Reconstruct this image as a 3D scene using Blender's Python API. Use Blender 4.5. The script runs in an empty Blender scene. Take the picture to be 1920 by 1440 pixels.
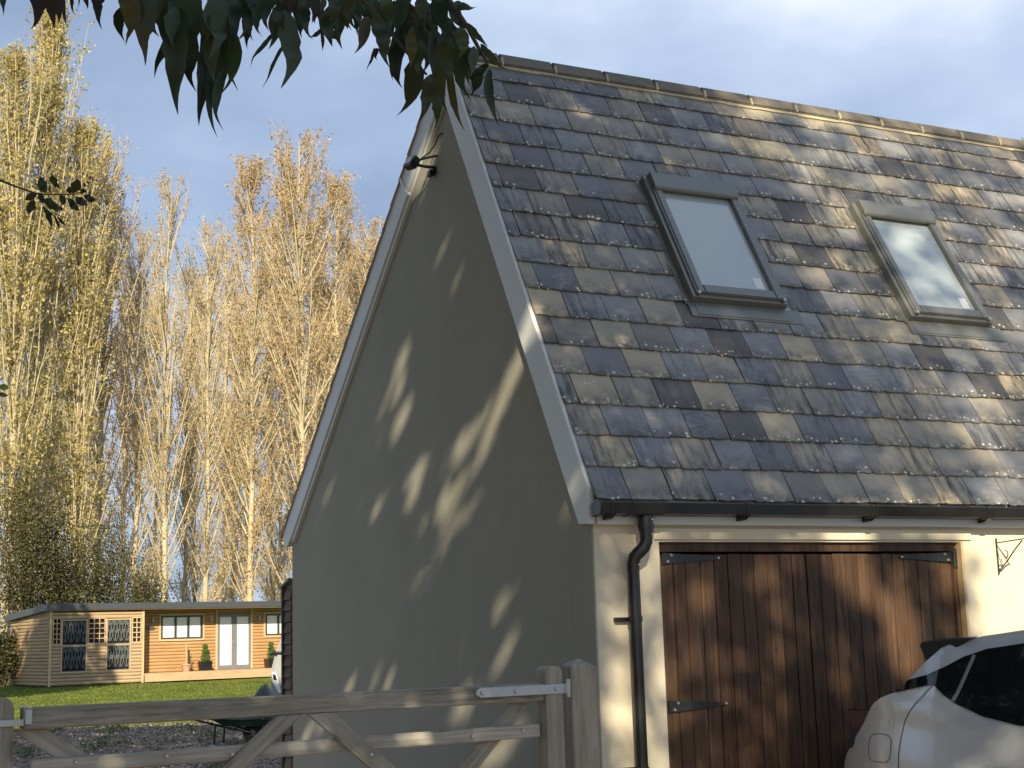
import bpy, bmesh, math, random
import numpy as np
from mathutils import Vector, Matrix, noise as mnoise
R = math.radians
random.seed(7); RNG = np.random.default_rng(7)
scene = bpy.context.scene
COL = scene.collection

# ------------------------------------------------------------------ camera
CAMZ, FPX, PITCH, ROLL = 1.55, 2662.0, 0.1747, 0.0303
cam_d = bpy.data.cameras.new('camera'); cam = bpy.data.objects.new('camera', cam_d); COL.objects.link(cam)
cam_d.sensor_width = 36.0; cam_d.lens = 36.0 * FPX / 1920.0; cam_d.clip_start = 0.05; cam_d.clip_end = 3000
cam.matrix_world = Matrix.Translation((0, 0, CAMZ)) @ Matrix.Rotation(math.pi/2 + PITCH, 4, 'X') @ Matrix.Rotation(-ROLL, 4, 'Z')
scene.camera = cam
scene.render.resolution_x, scene.render.resolution_y = 1024, 768

# ------------------------------------------------------------------ light
SUN_EL, SUN_AZ = R(29.0), (0.05, -1.0)
sa = Vector((SUN_AZ[0], SUN_AZ[1])).normalized()
SUN = Vector((sa.x*math.cos(SUN_EL), sa.y*math.cos(SUN_EL), math.sin(SUN_EL)))
sun_d = bpy.data.lights.new('sun', 'SUN'); sun_d.energy = 5.0; sun_d.angle = R(0.53); sun_d.color = (1.0, 0.86, 0.62)
sun = bpy.data.objects.new('sun', sun_d); COL.objects.link(sun)
sun.rotation_euler = (-SUN).to_track_quat('-Z', 'Y').to_euler(); sun.location = (0, -20, 30)

world = bpy.data.worlds.new('World'); scene.world = world; world.use_nodes = True
wt = world.node_tree; wn = wt.nodes; wl = wt.links; wn.clear()
def wnode(t, **kw):
    n = wn.new(t)
    for k, v in kw.items(): setattr(n, k, v)
    return n
out = wnode('ShaderNodeOutputWorld'); bg = wnode('ShaderNodeBackground'); bg.inputs[1].default_value = 0.11
sky = wnode('ShaderNodeTexSky'); sky.sky_type = 'NISHITA'; sky.sun_disc = False
sky.sun_elevation = SUN_EL; sky.sun_rotation = math.atan2(SUN.x, SUN.y); sky.air_density = 1.0; sky.dust_density = 0.6; sky.ozone_density = 1.5
tc = wnode('ShaderNodeTexCoord')
mp = wnode('ShaderNodeMapping'); mp.inputs['Scale'].default_value = (1.0, 1.0, 2.2); mp.inputs['Location'].default_value = (0.35, 0.1, 0.2)
nz = wnode('ShaderNodeTexNoise'); nz.inputs['Scale'].default_value = 2.5; nz.inputs['Detail'].default_value = 8; nz.inputs['Roughness'].default_value = 0.48
rp = wnode('ShaderNodeValToRGB'); e = rp.color_ramp.elements
e[0].position = 0.36; e[0].color = (1.6, 2.1, 3.05, 1); e[1].position = 0.72; e[1].color = (5.7, 6.0, 6.5, 1)
k = e.new(0.49); k.color = (2.4, 3.0, 4.1, 1); k = e.new(0.60); k.color = (3.4, 4.05, 5.15, 1)
mx = wnode('ShaderNodeMix', data_type='RGBA'); mx.inputs['Factor'].default_value = 0.88
wl.new(tc.outputs['Generated'], mp.inputs['Vector']); wl.new(mp.outputs[0], nz.inputs['Vector']); wl.new(nz.outputs['Fac'], rp.inputs['Fac'])
wl.new(sky.outputs[0], mx.inputs['A']); wl.new(rp.outputs[0], mx.inputs['B']); wl.new(mx.outputs['Result'], bg.inputs[0]); wl.new(bg.outputs[0], out.inputs[0])
scene.view_settings.view_transform = 'Standard'; scene.view_settings.look = 'None'
scene.view_settings.exposure = 0.75; scene.view_settings.gamma = 1.0; scene.view_settings.use_curve_mapping = False

# ------------------------------------------------------------------ pixel helpers (1920 x 1440 photograph -> directions)
def ray(u, v):
    c, s = math.cos(ROLL), math.sin(ROLL); a, b = u-960, v-720
    X = c*a - s*b; Y = s*a + c*b; xc, yc = X/FPX, -Y/FPX
    return Vector((xc, math.cos(PITCH)-yc*math.sin(PITCH), math.sin(PITCH)+yc*math.cos(PITCH)))
C0 = Vector((0, 0, CAMZ))
def atd(u, v, y):
    d = ray(u, v); return C0 + d*(y/d.y)
def proj(P):
    x, y, z = P[0], P[1], P[2]-CAMZ
    zc = y*math.cos(PITCH)+z*math.sin(PITCH); yc = -y*math.sin(PITCH)+z*math.cos(PITCH)
    X = FPX*x/zc; Y = -FPX*yc/zc; c, s = math.cos(ROLL), math.sin(ROLL)
    return 960+c*X+s*Y, 720-s*X+c*Y

# ------------------------------------------------------------------ materials
class NT:
    def __init__(self, name):
        self.m = bpy.data.materials.new(name); self.m.use_nodes = True; self.t = self.m.node_tree
        self.b = self.t.nodes['Principled BSDF']
    def n(self, t, ins=None, **kw):
        nd = self.t.nodes.new(t)
        for k, v in kw.items(): setattr(nd, k, v)
        for k, v in (ins or {}).items(): self.set(nd.inputs[k], v)
        return nd
    def set(self, sock, v):
        if isinstance(v, bpy.types.NodeSocket): self.t.links.new(v, sock)
        else: sock.default_value = v
    def coord(self, scale=(1, 1, 1), kind='Object', rnd=True):
        c = self.n('ShaderNodeTexCoord').outputs[kind]
        if rnd:
            oi = self.n('ShaderNodeObjectInfo').outputs['Random']
            mu = self.n('ShaderNodeMath', {0: oi, 1: 37.0}, operation='MULTIPLY').outputs[0]
            c = self.n('ShaderNodeVectorMath', {0: c, 1: mu}, operation='ADD').outputs[0]
        return self.n('ShaderNodeMapping', {'Vector': c, 'Scale': scale}).outputs[0]
    def noise(self, vec, scale=5, detail=4, rough=0.55, dist=0.0):
        return self.n('ShaderNodeTexNoise', {'Vector': vec, 'Scale': scale, 'Detail': detail, 'Roughness': rough, 'Distortion': dist}).outputs['Fac']
    def ramp(self, fac, stops, interp='LINEAR'):
        r = self.n('ShaderNodeValToRGB', {'Fac': fac}); e = r.color_ramp.elements; r.color_ramp.interpolation = interp
        for i, (p, c) in enumerate(stops):
            x = e[i] if i < 2 else e.new(p)
            x.position = p; x.color = (*c, 1) if len(c) == 3 else c
        return r.outputs[0]
    def mix(self, f, a, b, mode='MIX'):
        m = self.n('ShaderNodeMix', data_type='RGBA', blend_type=mode)
        self.set(m.inputs['Factor'], f)
        for k, v in (('A', a), ('B', b)): self.set(m.inputs[k], (*v, 1) if isinstance(v, tuple) and len(v) == 3 else v)
        return m.outputs['Result']
    def math(self, op, a, b=0.0, clamp=False):
        m = self.n('ShaderNodeMath', {0: a, 1: b}, operation=op); m.use_clamp = clamp; return m.outputs[0]
    def bump(self, h, strength=0.3, dist=0.01):
        self.t.links.new(self.n('ShaderNodeBump', {'Height': h, 'Strength': strength, 'Distance': dist}).outputs[0], self.b.inputs['Normal'])
    def fin(self, col=None, rough=0.6, metal=0.0, spec=0.5, coat=0.0):
        if col is not None: self.set(self.b.inputs['Base Color'], (*col, 1) if isinstance(col, tuple) and len(col) == 3 else col)
        self.set(self.b.inputs['Roughness'], rough); self.b.inputs['Metallic'].default_value = metal
        self.b.inputs['Specular IOR Level'].default_value = spec; self.b.inputs['Coat Weight'].default_value = coat
        return self.m
BW = lambda a, b: [(a, (0, 0, 0)), (b, (1, 1, 1))]
def plain(name, col, rough=0.5, metal=0.0, var=0.12, scale=6.0, bump=0.0, spec=0.5, coat=0.0):
    t = NT(name); v = t.coord(); f = t.noise(v, scale, 5)
    c = t.mix(f, tuple(x*(1-var) for x in col), tuple(min(1, x*(1+var)) for x in col))
    if bump: t.bump(t.noise(v, scale*12, 4), bump, 0.004)
    return t.fin(c, t.ramp(f, [(0.3, (rough*0.8,)*3), (0.7, (min(1, rough*1.15),)*3)]), metal, spec, coat)
def m_render(name, col):
    t = NT(name); v = t.coord(rnd=False)
    f = t.noise(v, 1.3, 6, 0.6); g = t.noise(v, 9, 5)
    c = t.mix(t.ramp(f, BW(0.3, 0.75)), tuple(x*0.9 for x in col), col)
    c = t.mix(t.math('MULTIPLY', t.ramp(g, BW(0.55, 0.8)), 0.16), c, tuple(x*0.7 for x in col))
    st = t.noise(t.coord((5, 5, 0.35), rnd=False), 1.2, 4)
    c = t.mix(t.math('MULTIPLY', t.ramp(st, BW(0.58, 0.78)), 0.22), c, (col[0]*0.62, col[1]*0.62, col[2]*0.55))
    t.bump(t.math('ADD', t.noise(v, 160, 3), t.math('MULTIPLY', t.noise(v, 6, 3), 2.0)), 0.25, 0.006)
    return t.fin(c, 0.88, 0, 0.25)
def m_slate():
    t = NT('slate'); oi = t.n('ShaderNodeObjectInfo').outputs['Random']; oc = t.n('ShaderNodeTexCoord').outputs['Object']
    sp = t.n('ShaderNodeSeparateXYZ', {0: oc}); y = sp.outputs['Y']
    base = t.ramp(oi, [(0.0, (0.190, 0.193, 0.200)), (0.14, (0.235, 0.237, 0.240)), (0.27, (0.150, 0.154, 0.165)), (0.38, (0.262, 0.258, 0.248)), (0.48, (0.205, 0.190, 0.168)),
                       (0.58, (0.285, 0.262, 0.220)), (0.67, (0.120, 0.112, 0.104)), (0.74, (0.330, 0.295, 0.228)), (0.85, (0.400, 0.340, 0.235)), (0.93, (0.285, 0.262, 0.222))], 'CONSTANT')
    v = t.coord()
    big = t.noise(v, 5.5, 6, 0.6, 0.4)
    c = t.mix(t.ramp(big, BW(0.3, 0.7)), t.mix(1.0, base, (0.72, 0.74, 0.78), 'MULTIPLY'), t.mix(1.0, base, (1.18, 1.16, 1.12), 'MULTIPLY'))
    oi2 = t.math('FRACT', t.math('MULTIPLY', oi, 17.31))
    vein = t.noise(t.coord((2.2, 7.0, 1)), 2.2, 3, 0.4, 1.6)
    c = t.mix(t.math('MULTIPLY', t.math('MULTIPLY', t.ramp(vein, [(0.55, (0, 0, 0)), (0.60, (1, 1, 1)), (0.66, (0, 0, 0))]), t.ramp(oi2, BW(0.5, 0.7))), 0.5), c, (0.30, 0.31, 0.32))
    streak = t.noise(t.coord((17, 2.6, 1)), 1.5, 6, 0.62, 0.5)
    oi3 = t.math('FRACT', t.math('MULTIPLY', oi, 7.77))
    sm = t.math('MULTIPLY', t.ramp(streak, BW(0.47, 0.66)), t.ramp(oi3, BW(0.38, 0.8)))
    c = t.mix(t.math('MULTIPLY', sm, 0.88), c, (0.030, 0.027, 0.024))
    low = t.n('ShaderNodeMapRange', {'Value': y, 'From Min': 0.14, 'From Max': 0.01}).outputs[0]
    dirt = t.math('MULTIPLY', low, t.ramp(t.noise(v, 16, 6, 0.7), BW(0.38, 0.62)))
    c = t.mix(t.math('MULTIPLY', dirt, 0.8), c, (0.035, 0.033, 0.029))
    vo = t.n('ShaderNodeTexVoronoi', {'Vector': v, 'Scale': 27.0, 'Randomness': 1.0}); sparse = t.ramp(t.n('ShaderNodeSeparateColor', {0: vo.outputs['Color']}).outputs[0], BW(0.52, 0.54))
    spot = t.math('MULTIPLY', t.math('LESS_THAN', t.math('ADD', vo.outputs['Distance'], t.math('MULTIPLY', t.noise(v, 90, 2), 0.3)), 0.44), sparse)
    low2 = t.n('ShaderNodeMapRange', {'Value': y, 'From Min': 0.075, 'From Max': 0.004}).outputs[0]
    lich = t.math('MULTIPLY', spot, t.math('GREATER_THAN', t.math('ADD', low2, t.math('MULTIPLY', t.ramp(t.noise(v, 4, 2), BW(0.5, 0.8)), 0.45)), 0.42))
    c = t.mix(lich, c, t.mix(t.noise(v, 30, 2), (0.42, 0.41, 0.34), (0.62, 0.60, 0.50)))
    t.bump(t.math('ADD', t.math('ADD', big, t.math('MULTIPLY', t.noise(v, 60, 5), 0.35)), t.math('MULTIPLY', lich, 0.5)), 0.5, 0.006)
    return t.fin(c, t.ramp(big, [(0.3, (0.38,)*3), (0.7, (0.62,)*3)]), 0, 0.5)
def m_wood(name, stops, axis='X', grain=1.0, rough=0.7, knots=True, green=0.0, bumps=0.5):
    t = NT(name); sc = {'X': (1.2, 22, 22), 'Y': (22, 1.2, 22), 'Z': (22, 22, 1.2)}[axis]
    v = t.coord(sc); v2 = t.coord((1, 1, 1))
    g = t.noise(v, 1.6*grain, 8, 0.65, 0.6); f = t.noise(v, 6*grain, 5, 0.7)
    oi = t.n('ShaderNodeObjectInfo').outputs['Random']
    fac = t.math('ADD', t.math('MULTIPLY', g, 0.75), t.math('ADD', t.math('MULTIPLY', f, 0.3), t.math('MULTIPLY', t.math('SUBTRACT', oi, 0.5), 0.22)))
    c = t.ramp(fac, stops)
    big = t.noise(v2, 1.8, 4); c = t.mix(t.math('MULTIPLY', t.ramp(big, BW(0.45, 0.75)), 0.35), c, t.mix(1.0, c, (0.6, 0.58, 0.55), 'MULTIPLY'))
    if knots:
        ks = {'X': (2.2, 9, 9), 'Y': (9, 2.2, 9), 'Z': (9, 9, 2.2)}[axis]
        vo = t.n('ShaderNodeTexVoronoi', {'Vector': t.coord(ks), 'Scale': 1.0}).outputs['Distance']
        kn = t.ramp(vo, [(0.05, (1, 1, 1)), (0.16, (0, 0, 0))]); c = t.mix(t.math('MULTIPLY', kn, 0.75), c, tuple(x*0.45 for x in stops[0][1]))
    if green: c = t.mix(t.math('MULTIPLY', t.ramp(t.noise(v2, 2.5, 5), BW(0.45, 0.7)), green), c, (0.085, 0.09, 0.045))
    t.bump(t.math('ADD', g, t.math('MULTIPLY', f, 0.7)), bumps, 0.004)
    return t.fin(c, rough, 0, 0.3)
def m_leaf(name, a, b, trans=0.35, rough=0.45, spread=0.0, scale=3.0):
    t = NT(name)
    if spread:
        f = t.noise(t.n('ShaderNodeTexCoord').outputs['Object'], scale, 3); f2 = t.n('ShaderNodeTexWhiteNoise', {'Vector': t.n('ShaderNodeVectorMath', {0: t.n('ShaderNodeTexCoord').outputs['Object'], 1: (5, 5, 5)}, operation='MULTIPLY').outputs[0]}).outputs[0]
        f = t.math('ADD', t.math('MULTIPLY', t.math('SUBTRACT', f, 0.5), 2.2), 0.5)
    else:
        f = t.n('ShaderNodeObjectInfo').outputs['Random']
    c = t.mix(f, a, b); t.fin(c, rough, 0, 0.45)
    tr = t.n('ShaderNodeBsdfTranslucent', {'Color': c}); ms = t.n('ShaderNodeMixShader', {0: trans, 1: t.b.outputs[0], 2: tr.outputs[0]})
    t.t.links.new(ms.outputs[0], t.t.nodes['Material Output'].inputs[0]); return t.m
def m_glass(name, tint=(0.9, 0.95, 0.97), rough=0.02, transp=0.75):
    t = NT(name); t.fin((0.02, 0.025, 0.03), rough, 0, 0.6)
    gl = t.n('ShaderNodeBsdfGlossy', {'Roughness': rough, 'Color': (1, 1, 1, 1)}); tp = t.n('ShaderNodeBsdfTransparent', {'Color': (*tint, 1)})
    fr = t.n('ShaderNodeFresnel', {'IOR': 1.6}); ad = t.math('ADD', t.math('MULTIPLY', fr.outputs[0], 1.0), 1-transp, True)
    ms = t.n('ShaderNodeMixShader', {0: ad, 1: tp.outputs[0], 2: gl.outputs[0]}); t.t.links.new(ms.outputs[0], t.t.nodes['Material Output'].inputs[0]); return t.m
M = {}
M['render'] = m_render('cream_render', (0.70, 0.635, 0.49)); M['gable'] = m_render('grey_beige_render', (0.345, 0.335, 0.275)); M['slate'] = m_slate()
M['under'] = plain('roof_felt', (0.03, 0.03, 0.03), 0.9)
M['upvc'] = plain('white_trim', (0.62, 0.64, 0.62), 0.42, var=0.06, scale=2.5, bump=0.03)
M['ridge'] = plain('ridge_tile', (0.17, 0.15, 0.12), 0.9, var=0.55, scale=14, bump=0.5)
M['mortar'] = plain('mortar', (0.46, 0.41, 0.29), 0.95, var=0.3, scale=20, bump=0.5)
M['black'] = plain('black_plastic', (0.012, 0.013, 0.014), 0.32, var=0.3, scale=4)
M['iron'] = plain('black_iron', (0.022, 0.024, 0.024), 0.5, var=0.3, scale=20, bump=0.1)
M['galv'] = plain('galvanised_steel', (0.42, 0.45, 0.46), 0.45, 0.75, var=0.25, scale=18)
M['bolt'] = plain('bolt_head', (0.5, 0.5, 0.48), 0.4, 0.6)
M['sky_metal'] = plain('skylight_cladding', (0.20, 0.205, 0.19), 0.38, 0.35, var=0.15, scale=5)
M['pine'] = plain('painted_pine', (0.66, 0.60, 0.46), 0.5); M['blind'] = plain('pale_blind', (0.80, 0.86, 0.87), 0.8, var=0.06, scale=2)
M['glass'] = m_glass('window_glass'); M['skypane'] = plain('sky_pale_glass_over_blind', (0.40, 0.46, 0.48), 0.06, var=0.04, scale=1.5, coat=1.0); M['white'] = plain('white_label', (0.8, 0.8, 0.78), 0.5)  # skylight pane: pale base stands for reflected sky as well as a blind
M['door'] = m_wood('stained_door_boards', [(0.26, (0.024, 0.013, 0.008)), (0.46, (0.066, 0.036, 0.020)), (0.64, (0.110, 0.063, 0.035)), (0.84, (0.21, 0.14, 0.088))], 'Z', 1.0, 0.55)
M['gate'] = m_wood('weathered_gate_wood', [(0.30, (0.085, 0.078, 0.062)), (0.48, (0.27, 0.25, 0.205)), (0.72, (0.45, 0.42, 0.36))], 'X', 1.0, 0.8, green=0.35)
M['gatez'] = m_wood('weathered_post_wood', [(0.25, (0.095, 0.085, 0.068)), (0.5, (0.24, 0.215, 0.175)), (0.75, (0.39, 0.36, 0.30))], 'Z', 1.0, 0.8, green=0.3)
M['clad'] = m_wood('larch_cladding', [(0.25, (0.36, 0.205, 0.09)), (0.5, (0.48, 0.29, 0.135)), (0.75, (0.58, 0.38, 0.195))], 'X', 0.5, 0.6, knots=False, bumps=0.2)
M['clad2'] = m_wood('duller_cladding', [(0.25, (0.27, 0.18, 0.10)), (0.5, (0.40, 0.28, 0.165)), (0.75, (0.52, 0.385, 0.24))], 'X', 0.5, 0.7, knots=False, bumps=0.2)  # duller, less orange tone than the larch boards
M['cladd'] = m_wood('dark_store_boards', [(0.25, (0.09, 0.065, 0.05)), (0.5, (0.15, 0.11, 0.085)), (0.75, (0.21, 0.16, 0.125))], 'Y', 0.7, 0.8, knots=False)
M['trim'] = m_wood('pale_trim_wood', [(0.25, (0.48, 0.33, 0.17)), (0.75, (0.64, 0.48, 0.28))], 'Z', 0.5, 0.6, knots=False, bumps=0.1)
M['roofdark'] = plain('dark_grey_fascia', (0.055, 0.062, 0.072), 0.45); M['anthra'] = plain('anthracite_frame', (0.045, 0.05, 0.06), 0.4)
M['greyframe'] = plain('grey_door_frame', (0.17, 0.17, 0.185), 0.45); M['screen'] = plain('cut_metal_screen', (0.12, 0.135, 0.14), 0.5)
M['dark'] = plain('dark_interior', (0.012, 0.012, 0.014), 0.9); M['frost'] = plain('frosted_blind', (0.80, 0.82, 0.78), 0.25, var=0.05, scale=1.5)
M['terra'] = plain('terracotta', (0.44, 0.27, 0.17), 0.85); M['box_leaf'] = m_leaf('box_leaf', (0.06, 0.13, 0.02), (0.14, 0.24, 0.05), 0.25, 0.5, 1.0, 9)
M['grass'] = m_leaf('grass_blade', (0.075, 0.105, 0.010), (0.18, 0.21, 0.028), 0.3, 0.6, 1.0, 0.7)
M['weed'] = m_leaf('weed_leaf', (0.05, 0.09, 0.02), (0.12, 0.16, 0.05), 0.3, 0.6, 1.0, 2)
M['bark'] = plain('poplar_bark', (0.45, 0.385, 0.25), 0.9, var=0.35, scale=2.0); M['barkd'] = plain('dark_bark', (0.06, 0.05, 0.035), 0.95, var=0.3, scale=3)
M['lf_gold'] = m_leaf('golden_poplar_leaf', (0.26, 0.24, 0.07), (0.66, 0.55, 0.20), 0.4, 0.5, 1.0, 0.8)
M['lf_brown'] = m_leaf('russet_poplar_leaf', (0.34, 0.215, 0.10), (0.64, 0.46, 0.22), 0.4, 0.5, 1.0, 0.8)
M['lf_pale'] = m_leaf('pale_poplar_leaf', (0.42, 0.31, 0.14), (0.66, 0.53, 0.28), 0.4, 0.5, 1.0, 0.8)
M['lf_shrub'] = m_leaf('shrub_leaf', (0.025, 0.032, 0.012), (0.13, 0.12, 0.045), 0.3, 0.5, 1.0, 0.7)
M['lf_near'] = m_leaf('hanging_leaf', (0.016, 0.032, 0.013), (0.045, 0.075, 0.026), 0.25, 0.38)
M['lf_olive'] = m_leaf('yellowing_leaf', (0.05, 0.055, 0.014), (0.085, 0.07, 0.018), 0.35, 0.42)
M['lf_dead'] = m_leaf('withered_leaf', (0.018, 0.012, 0.009), (0.045, 0.030, 0.021), 0.12, 0.7)
M['lf_twig'] = m_leaf('oval_leaf', (0.014, 0.026, 0.008), (0.03, 0.048, 0.014), 0.18, 0.4)
M['lf_crown'] = m_leaf('crown_leaf', (0.04, 0.08, 0.02), (0.09, 0.13, 0.035), 0.12, 0.5, 1.0, 1.0)
M['paint'] = plain('silver_car_paint', (0.60, 0.635, 0.67), 0.28, 0.3, var=0.01, scale=1, coat=1.0)
M['carglass'] = plain('tinted_car_glass', (0.008, 0.01, 0.012), 0.04, var=0.05, spec=0.6, coat=0.4); M['lamp'] = plain('red_tail_lamp', (0.045, 0.003, 0.005), 0.25, coat=0.3)
M['tyre'] = plain('tyre_rubber', (0.015, 0.015, 0.015), 0.8); M['rim'] = plain('alloy_rim', (0.5, 0.5, 0.5), 0.35, 0.8)
M['seam'] = plain('panel_gap', (0.12, 0.12, 0.12), 0.6); M['greypaint'] = plain('grey_van_paint', (0.30, 0.31, 0.31), 0.4, 0.2, var=0.03, coat=0.4)
M['tarp'] = plain('dark_green_sheet', (0.012, 0.028, 0.022), 0.35, var=0.4, scale=5); M['barrow'] = plain('green_barrow_tray', (0.015, 0.05, 0.035), 0.5)
def m_ground(name, kind):
    t = NT(name); v = t.n('ShaderNodeTexCoord').outputs['Object']; f = t.noise(v, 0.35, 6); g = t.noise(v, 9, 5, 0.65)
    if kind == 'lawn':
        c = t.mix(f, (0.065, 0.095, 0.010), (0.14, 0.17, 0.022)); c = t.mix(t.ramp(g, BW(0.4, 0.7)), c, (0.06, 0.095, 0.015))
    elif kind == 'gravel':
        c = t.ramp(g, [(0.3, (0.10, 0.074, 0.056)), (0.5, (0.18, 0.135, 0.105)), (0.7, (0.26, 0.21, 0.17))]); c = t.mix(t.math('MULTIPLY', t.ramp(f, BW(0.52, 0.66)), 0.6), c, (0.11, 0.13, 0.045))
    else: c = t.mix(f, (0.10, 0.11, 0.04), (0.16, 0.15, 0.06))
    t.bump(g, 0.6, 0.03); return t.fin(c, 0.95, 0, 0.2)
M['lawn'] = m_ground('lawn', 'lawn'); M['gravel'] = m_ground('gravel', 'gravel'); M['field'] = m_ground('field', 'field')
t = NT('pebble'); M['pebble'] = t.fin(t.ramp(t.n('ShaderNodeTexWhiteNoise', {'Vector': t.n('ShaderNodeVectorMath', {0: t.n('ShaderNodeTexCoord').outputs['Object'], 1: (0.06, 0.06, 0.06)}, operation='SNAP').outputs[0]}).outputs[0], [(0.0, (0.10, 0.072, 0.055)), (0.45, (0.19, 0.14, 0.11)), (0.85, (0.26, 0.21, 0.17)), (0.97, (0.45, 0.42, 0.37))]), 0.9)

# ------------------------------------------------------------------ mesh helpers
def link(name, me, parent=None, loc=None, rot=None):
    o = bpy.data.objects.new(name, me); COL.objects.link(o)
    if parent is not None: o.parent = parent
    if loc is not None: o.location = loc
    if rot is not None: o.rotation_euler = rot
    return o
def thing(name, label, cat, loc=(0, 0, 0), rz=0.0, group=None):
    o = link(name, None, None, loc, (0, 0, rz)); o.empty_display_size = 0.2; o['label'] = label; o['category'] = cat
    if group: o['group'] = group
    return o
def tag(o, label, cat, group=None):
    o['label'] = label; o['category'] = cat
    if group: o['group'] = group
    return o
class MB:
    def __init__(s): s.v = []; s.f = []; s.mi = []
    def add(s, vs, fs, mi=0):
        b = len(s.v); s.v += [tuple(x) for x in vs]; s.f += [tuple(b+i for i in f) for f in fs]; s.mi += [mi]*len(fs); return s
    def box(s, x0, x1, y0, y1, z0, z1, mi=0, mat=None):
        vs = [Vector((x, y, z)) for z in (z0, z1) for y in (y0, y1) for x in (x0, x1)]
        if mat is not None: vs = [mat @ q for q in vs]
        return s.add(vs, [(0, 2, 3, 1), (4, 5, 7, 6), (0, 1, 5, 4), (2, 6, 7, 3), (0, 4, 6, 2), (1, 3, 7, 5)], mi)
    def prism(s, poly, axis, a, b, mi=0):
        # poly: 2D outline; axis: 'x','y','z' extrusion
        def P(p, h): return {'x': (h, p[0], p[1]), 'y': (p[0], h, p[1]), 'z': (p[0], p[1], h)}[axis]
        n = len(poly); vs = [P(p, a) for p in poly]+[P(p, b) for p in poly]
        return s.add(vs, [tuple(range(n)), tuple(range(2*n-1, n-1, -1))]+[(i, (i+1) % n, n+(i+1) % n, n+i) for i in range(n)], mi)
    def tube(s, pts, rad, n=8, mi=0, cap=True):
        pts = [Vector(p) for p in pts]; m = len(pts)
        rs = rad if hasattr(rad, '__len__') else [rad]*m
        vs = []; up = None
        for i, p in enumerate(pts):
            d = (pts[min(i+1, m-1)]-pts[max(i-1, 0)]).normalized()
            a = up if up is not None else (Vector((0, 0, 1)) if abs(d.z) < 0.9 else Vector((1, 0, 0)))
            a = (a - d*a.dot(d)).normalized(); up = a; b = d.cross(a)
            vs += [p+(a*math.cos(2*math.pi*j/n)+b*math.sin(2*math.pi*j/n))*rs[i] for j in range(n)]
        fs = [(i*n+j, i*n+(j+1) % n, (i+1)*n+(j+1) % n, (i+1)*n+j) for i in range(m-1) for j in range(n)]
        if cap: fs += [tuple(range(n-1, -1, -1)), tuple((m-1)*n+j for j in range(n))]
        return s.add(vs, fs, mi)
    def beam(s, a, b, w, h, up=(0, 0, 1), mi=0):
        # rectangular bar from a to b, w across, h along up
        a, b, up = Vector(a), Vector(b), Vector(up); d = (b-a).normalized(); sd = d.cross(up).normalized(); u = sd.cross(d)
        vs = [p+sd*w/2*i+u*h/2*j for p in (a, b) for i, j in ((-1, -1), (1, -1), (1, 1), (-1, 1))]
        return s.add(vs, [(0, 1, 2, 3), (7, 6, 5, 4)]+[(i, i+4, (i+1) % 4+4, (i+1) % 4) for i in range(4)], mi)
    def build(s, name, mats, parent=None, loc=None, rot=None, smooth=False, bevel=0.0, seg=1):
        me = bpy.data.meshes.new(name); me.from_pydata(s.v, [], s.f)
        for m in (mats if isinstance(mats, (list, tuple)) else [mats]): me.materials.append(m)
        if any(s.mi): me.polygons.foreach_set('material_index', s.mi)
        bm = bmesh.new(); bm.from_mesh(me); bmesh.ops.recalc_face_normals(bm, faces=bm.faces)
        if bevel: bmesh.ops.bevel(bm, geom=[e for e in bm.edges if e.is_manifold and e.calc_face_angle(0) > 0.5], offset=bevel, segments=seg, affect='EDGES', clamp_overlap=True)
        bm.to_mesh(me); bm.free()
        if smooth: me.polygons.foreach_set('use_smooth', [True]*len(me.polygons)); me.set_sharp_from_angle(angle=R(45))
        me.update(); return link(name, me, parent, loc, rot)
def np_mesh(name, V, F, mat, parent=None, smooth=False):
    me = bpy.data.meshes.new(name); V = np.asarray(V, dtype=np.float32); F = np.asarray(F, dtype=np.int32); k = F.shape[1]
    me.vertices.add(len(V)); me.vertices.foreach_set('co', V.ravel()); me.loops.add(F.size); me.loops.foreach_set('vertex_index', F.ravel())
    me.polygons.add(len(F)); me.polygons.foreach_set('loop_start', np.arange(0, F.size, k, dtype=np.int32))
    me.update(calc_edges=True); me.validate(); me.materials.append(mat)
    if smooth: me.polygons.foreach_set('use_smooth', [True]*len(F))
    return link(name, me, parent)
def leaf_quads(P, size, rng, aspect=0.62, droop=0.0):
    # P: n x 3 centres -> pointed quads (rhombic leaves) with random orientation
    n = len(P); a = rng.normal(size=(n, 3)); a[:, 2] -= droop; a /= np.linalg.norm(a, axis=1)[:, None]
    b = rng.normal(size=(n, 3)); b -= a*(a*b).sum(1)[:, None]; b /= np.linalg.norm(b, axis=1)[:, None]
    s = np.asarray(size).reshape(-1, 1)*np.ones((n, 1)); V = np.stack([P-a*s*0.5, P+b*s*aspect*0.5-a*s*0.08, P+a*s*0.5, P-b*s*aspect*0.5-a*s*0.08], 1).reshape(-1, 3)
    return V, np.arange(4*n).reshape(n, 4)

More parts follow.
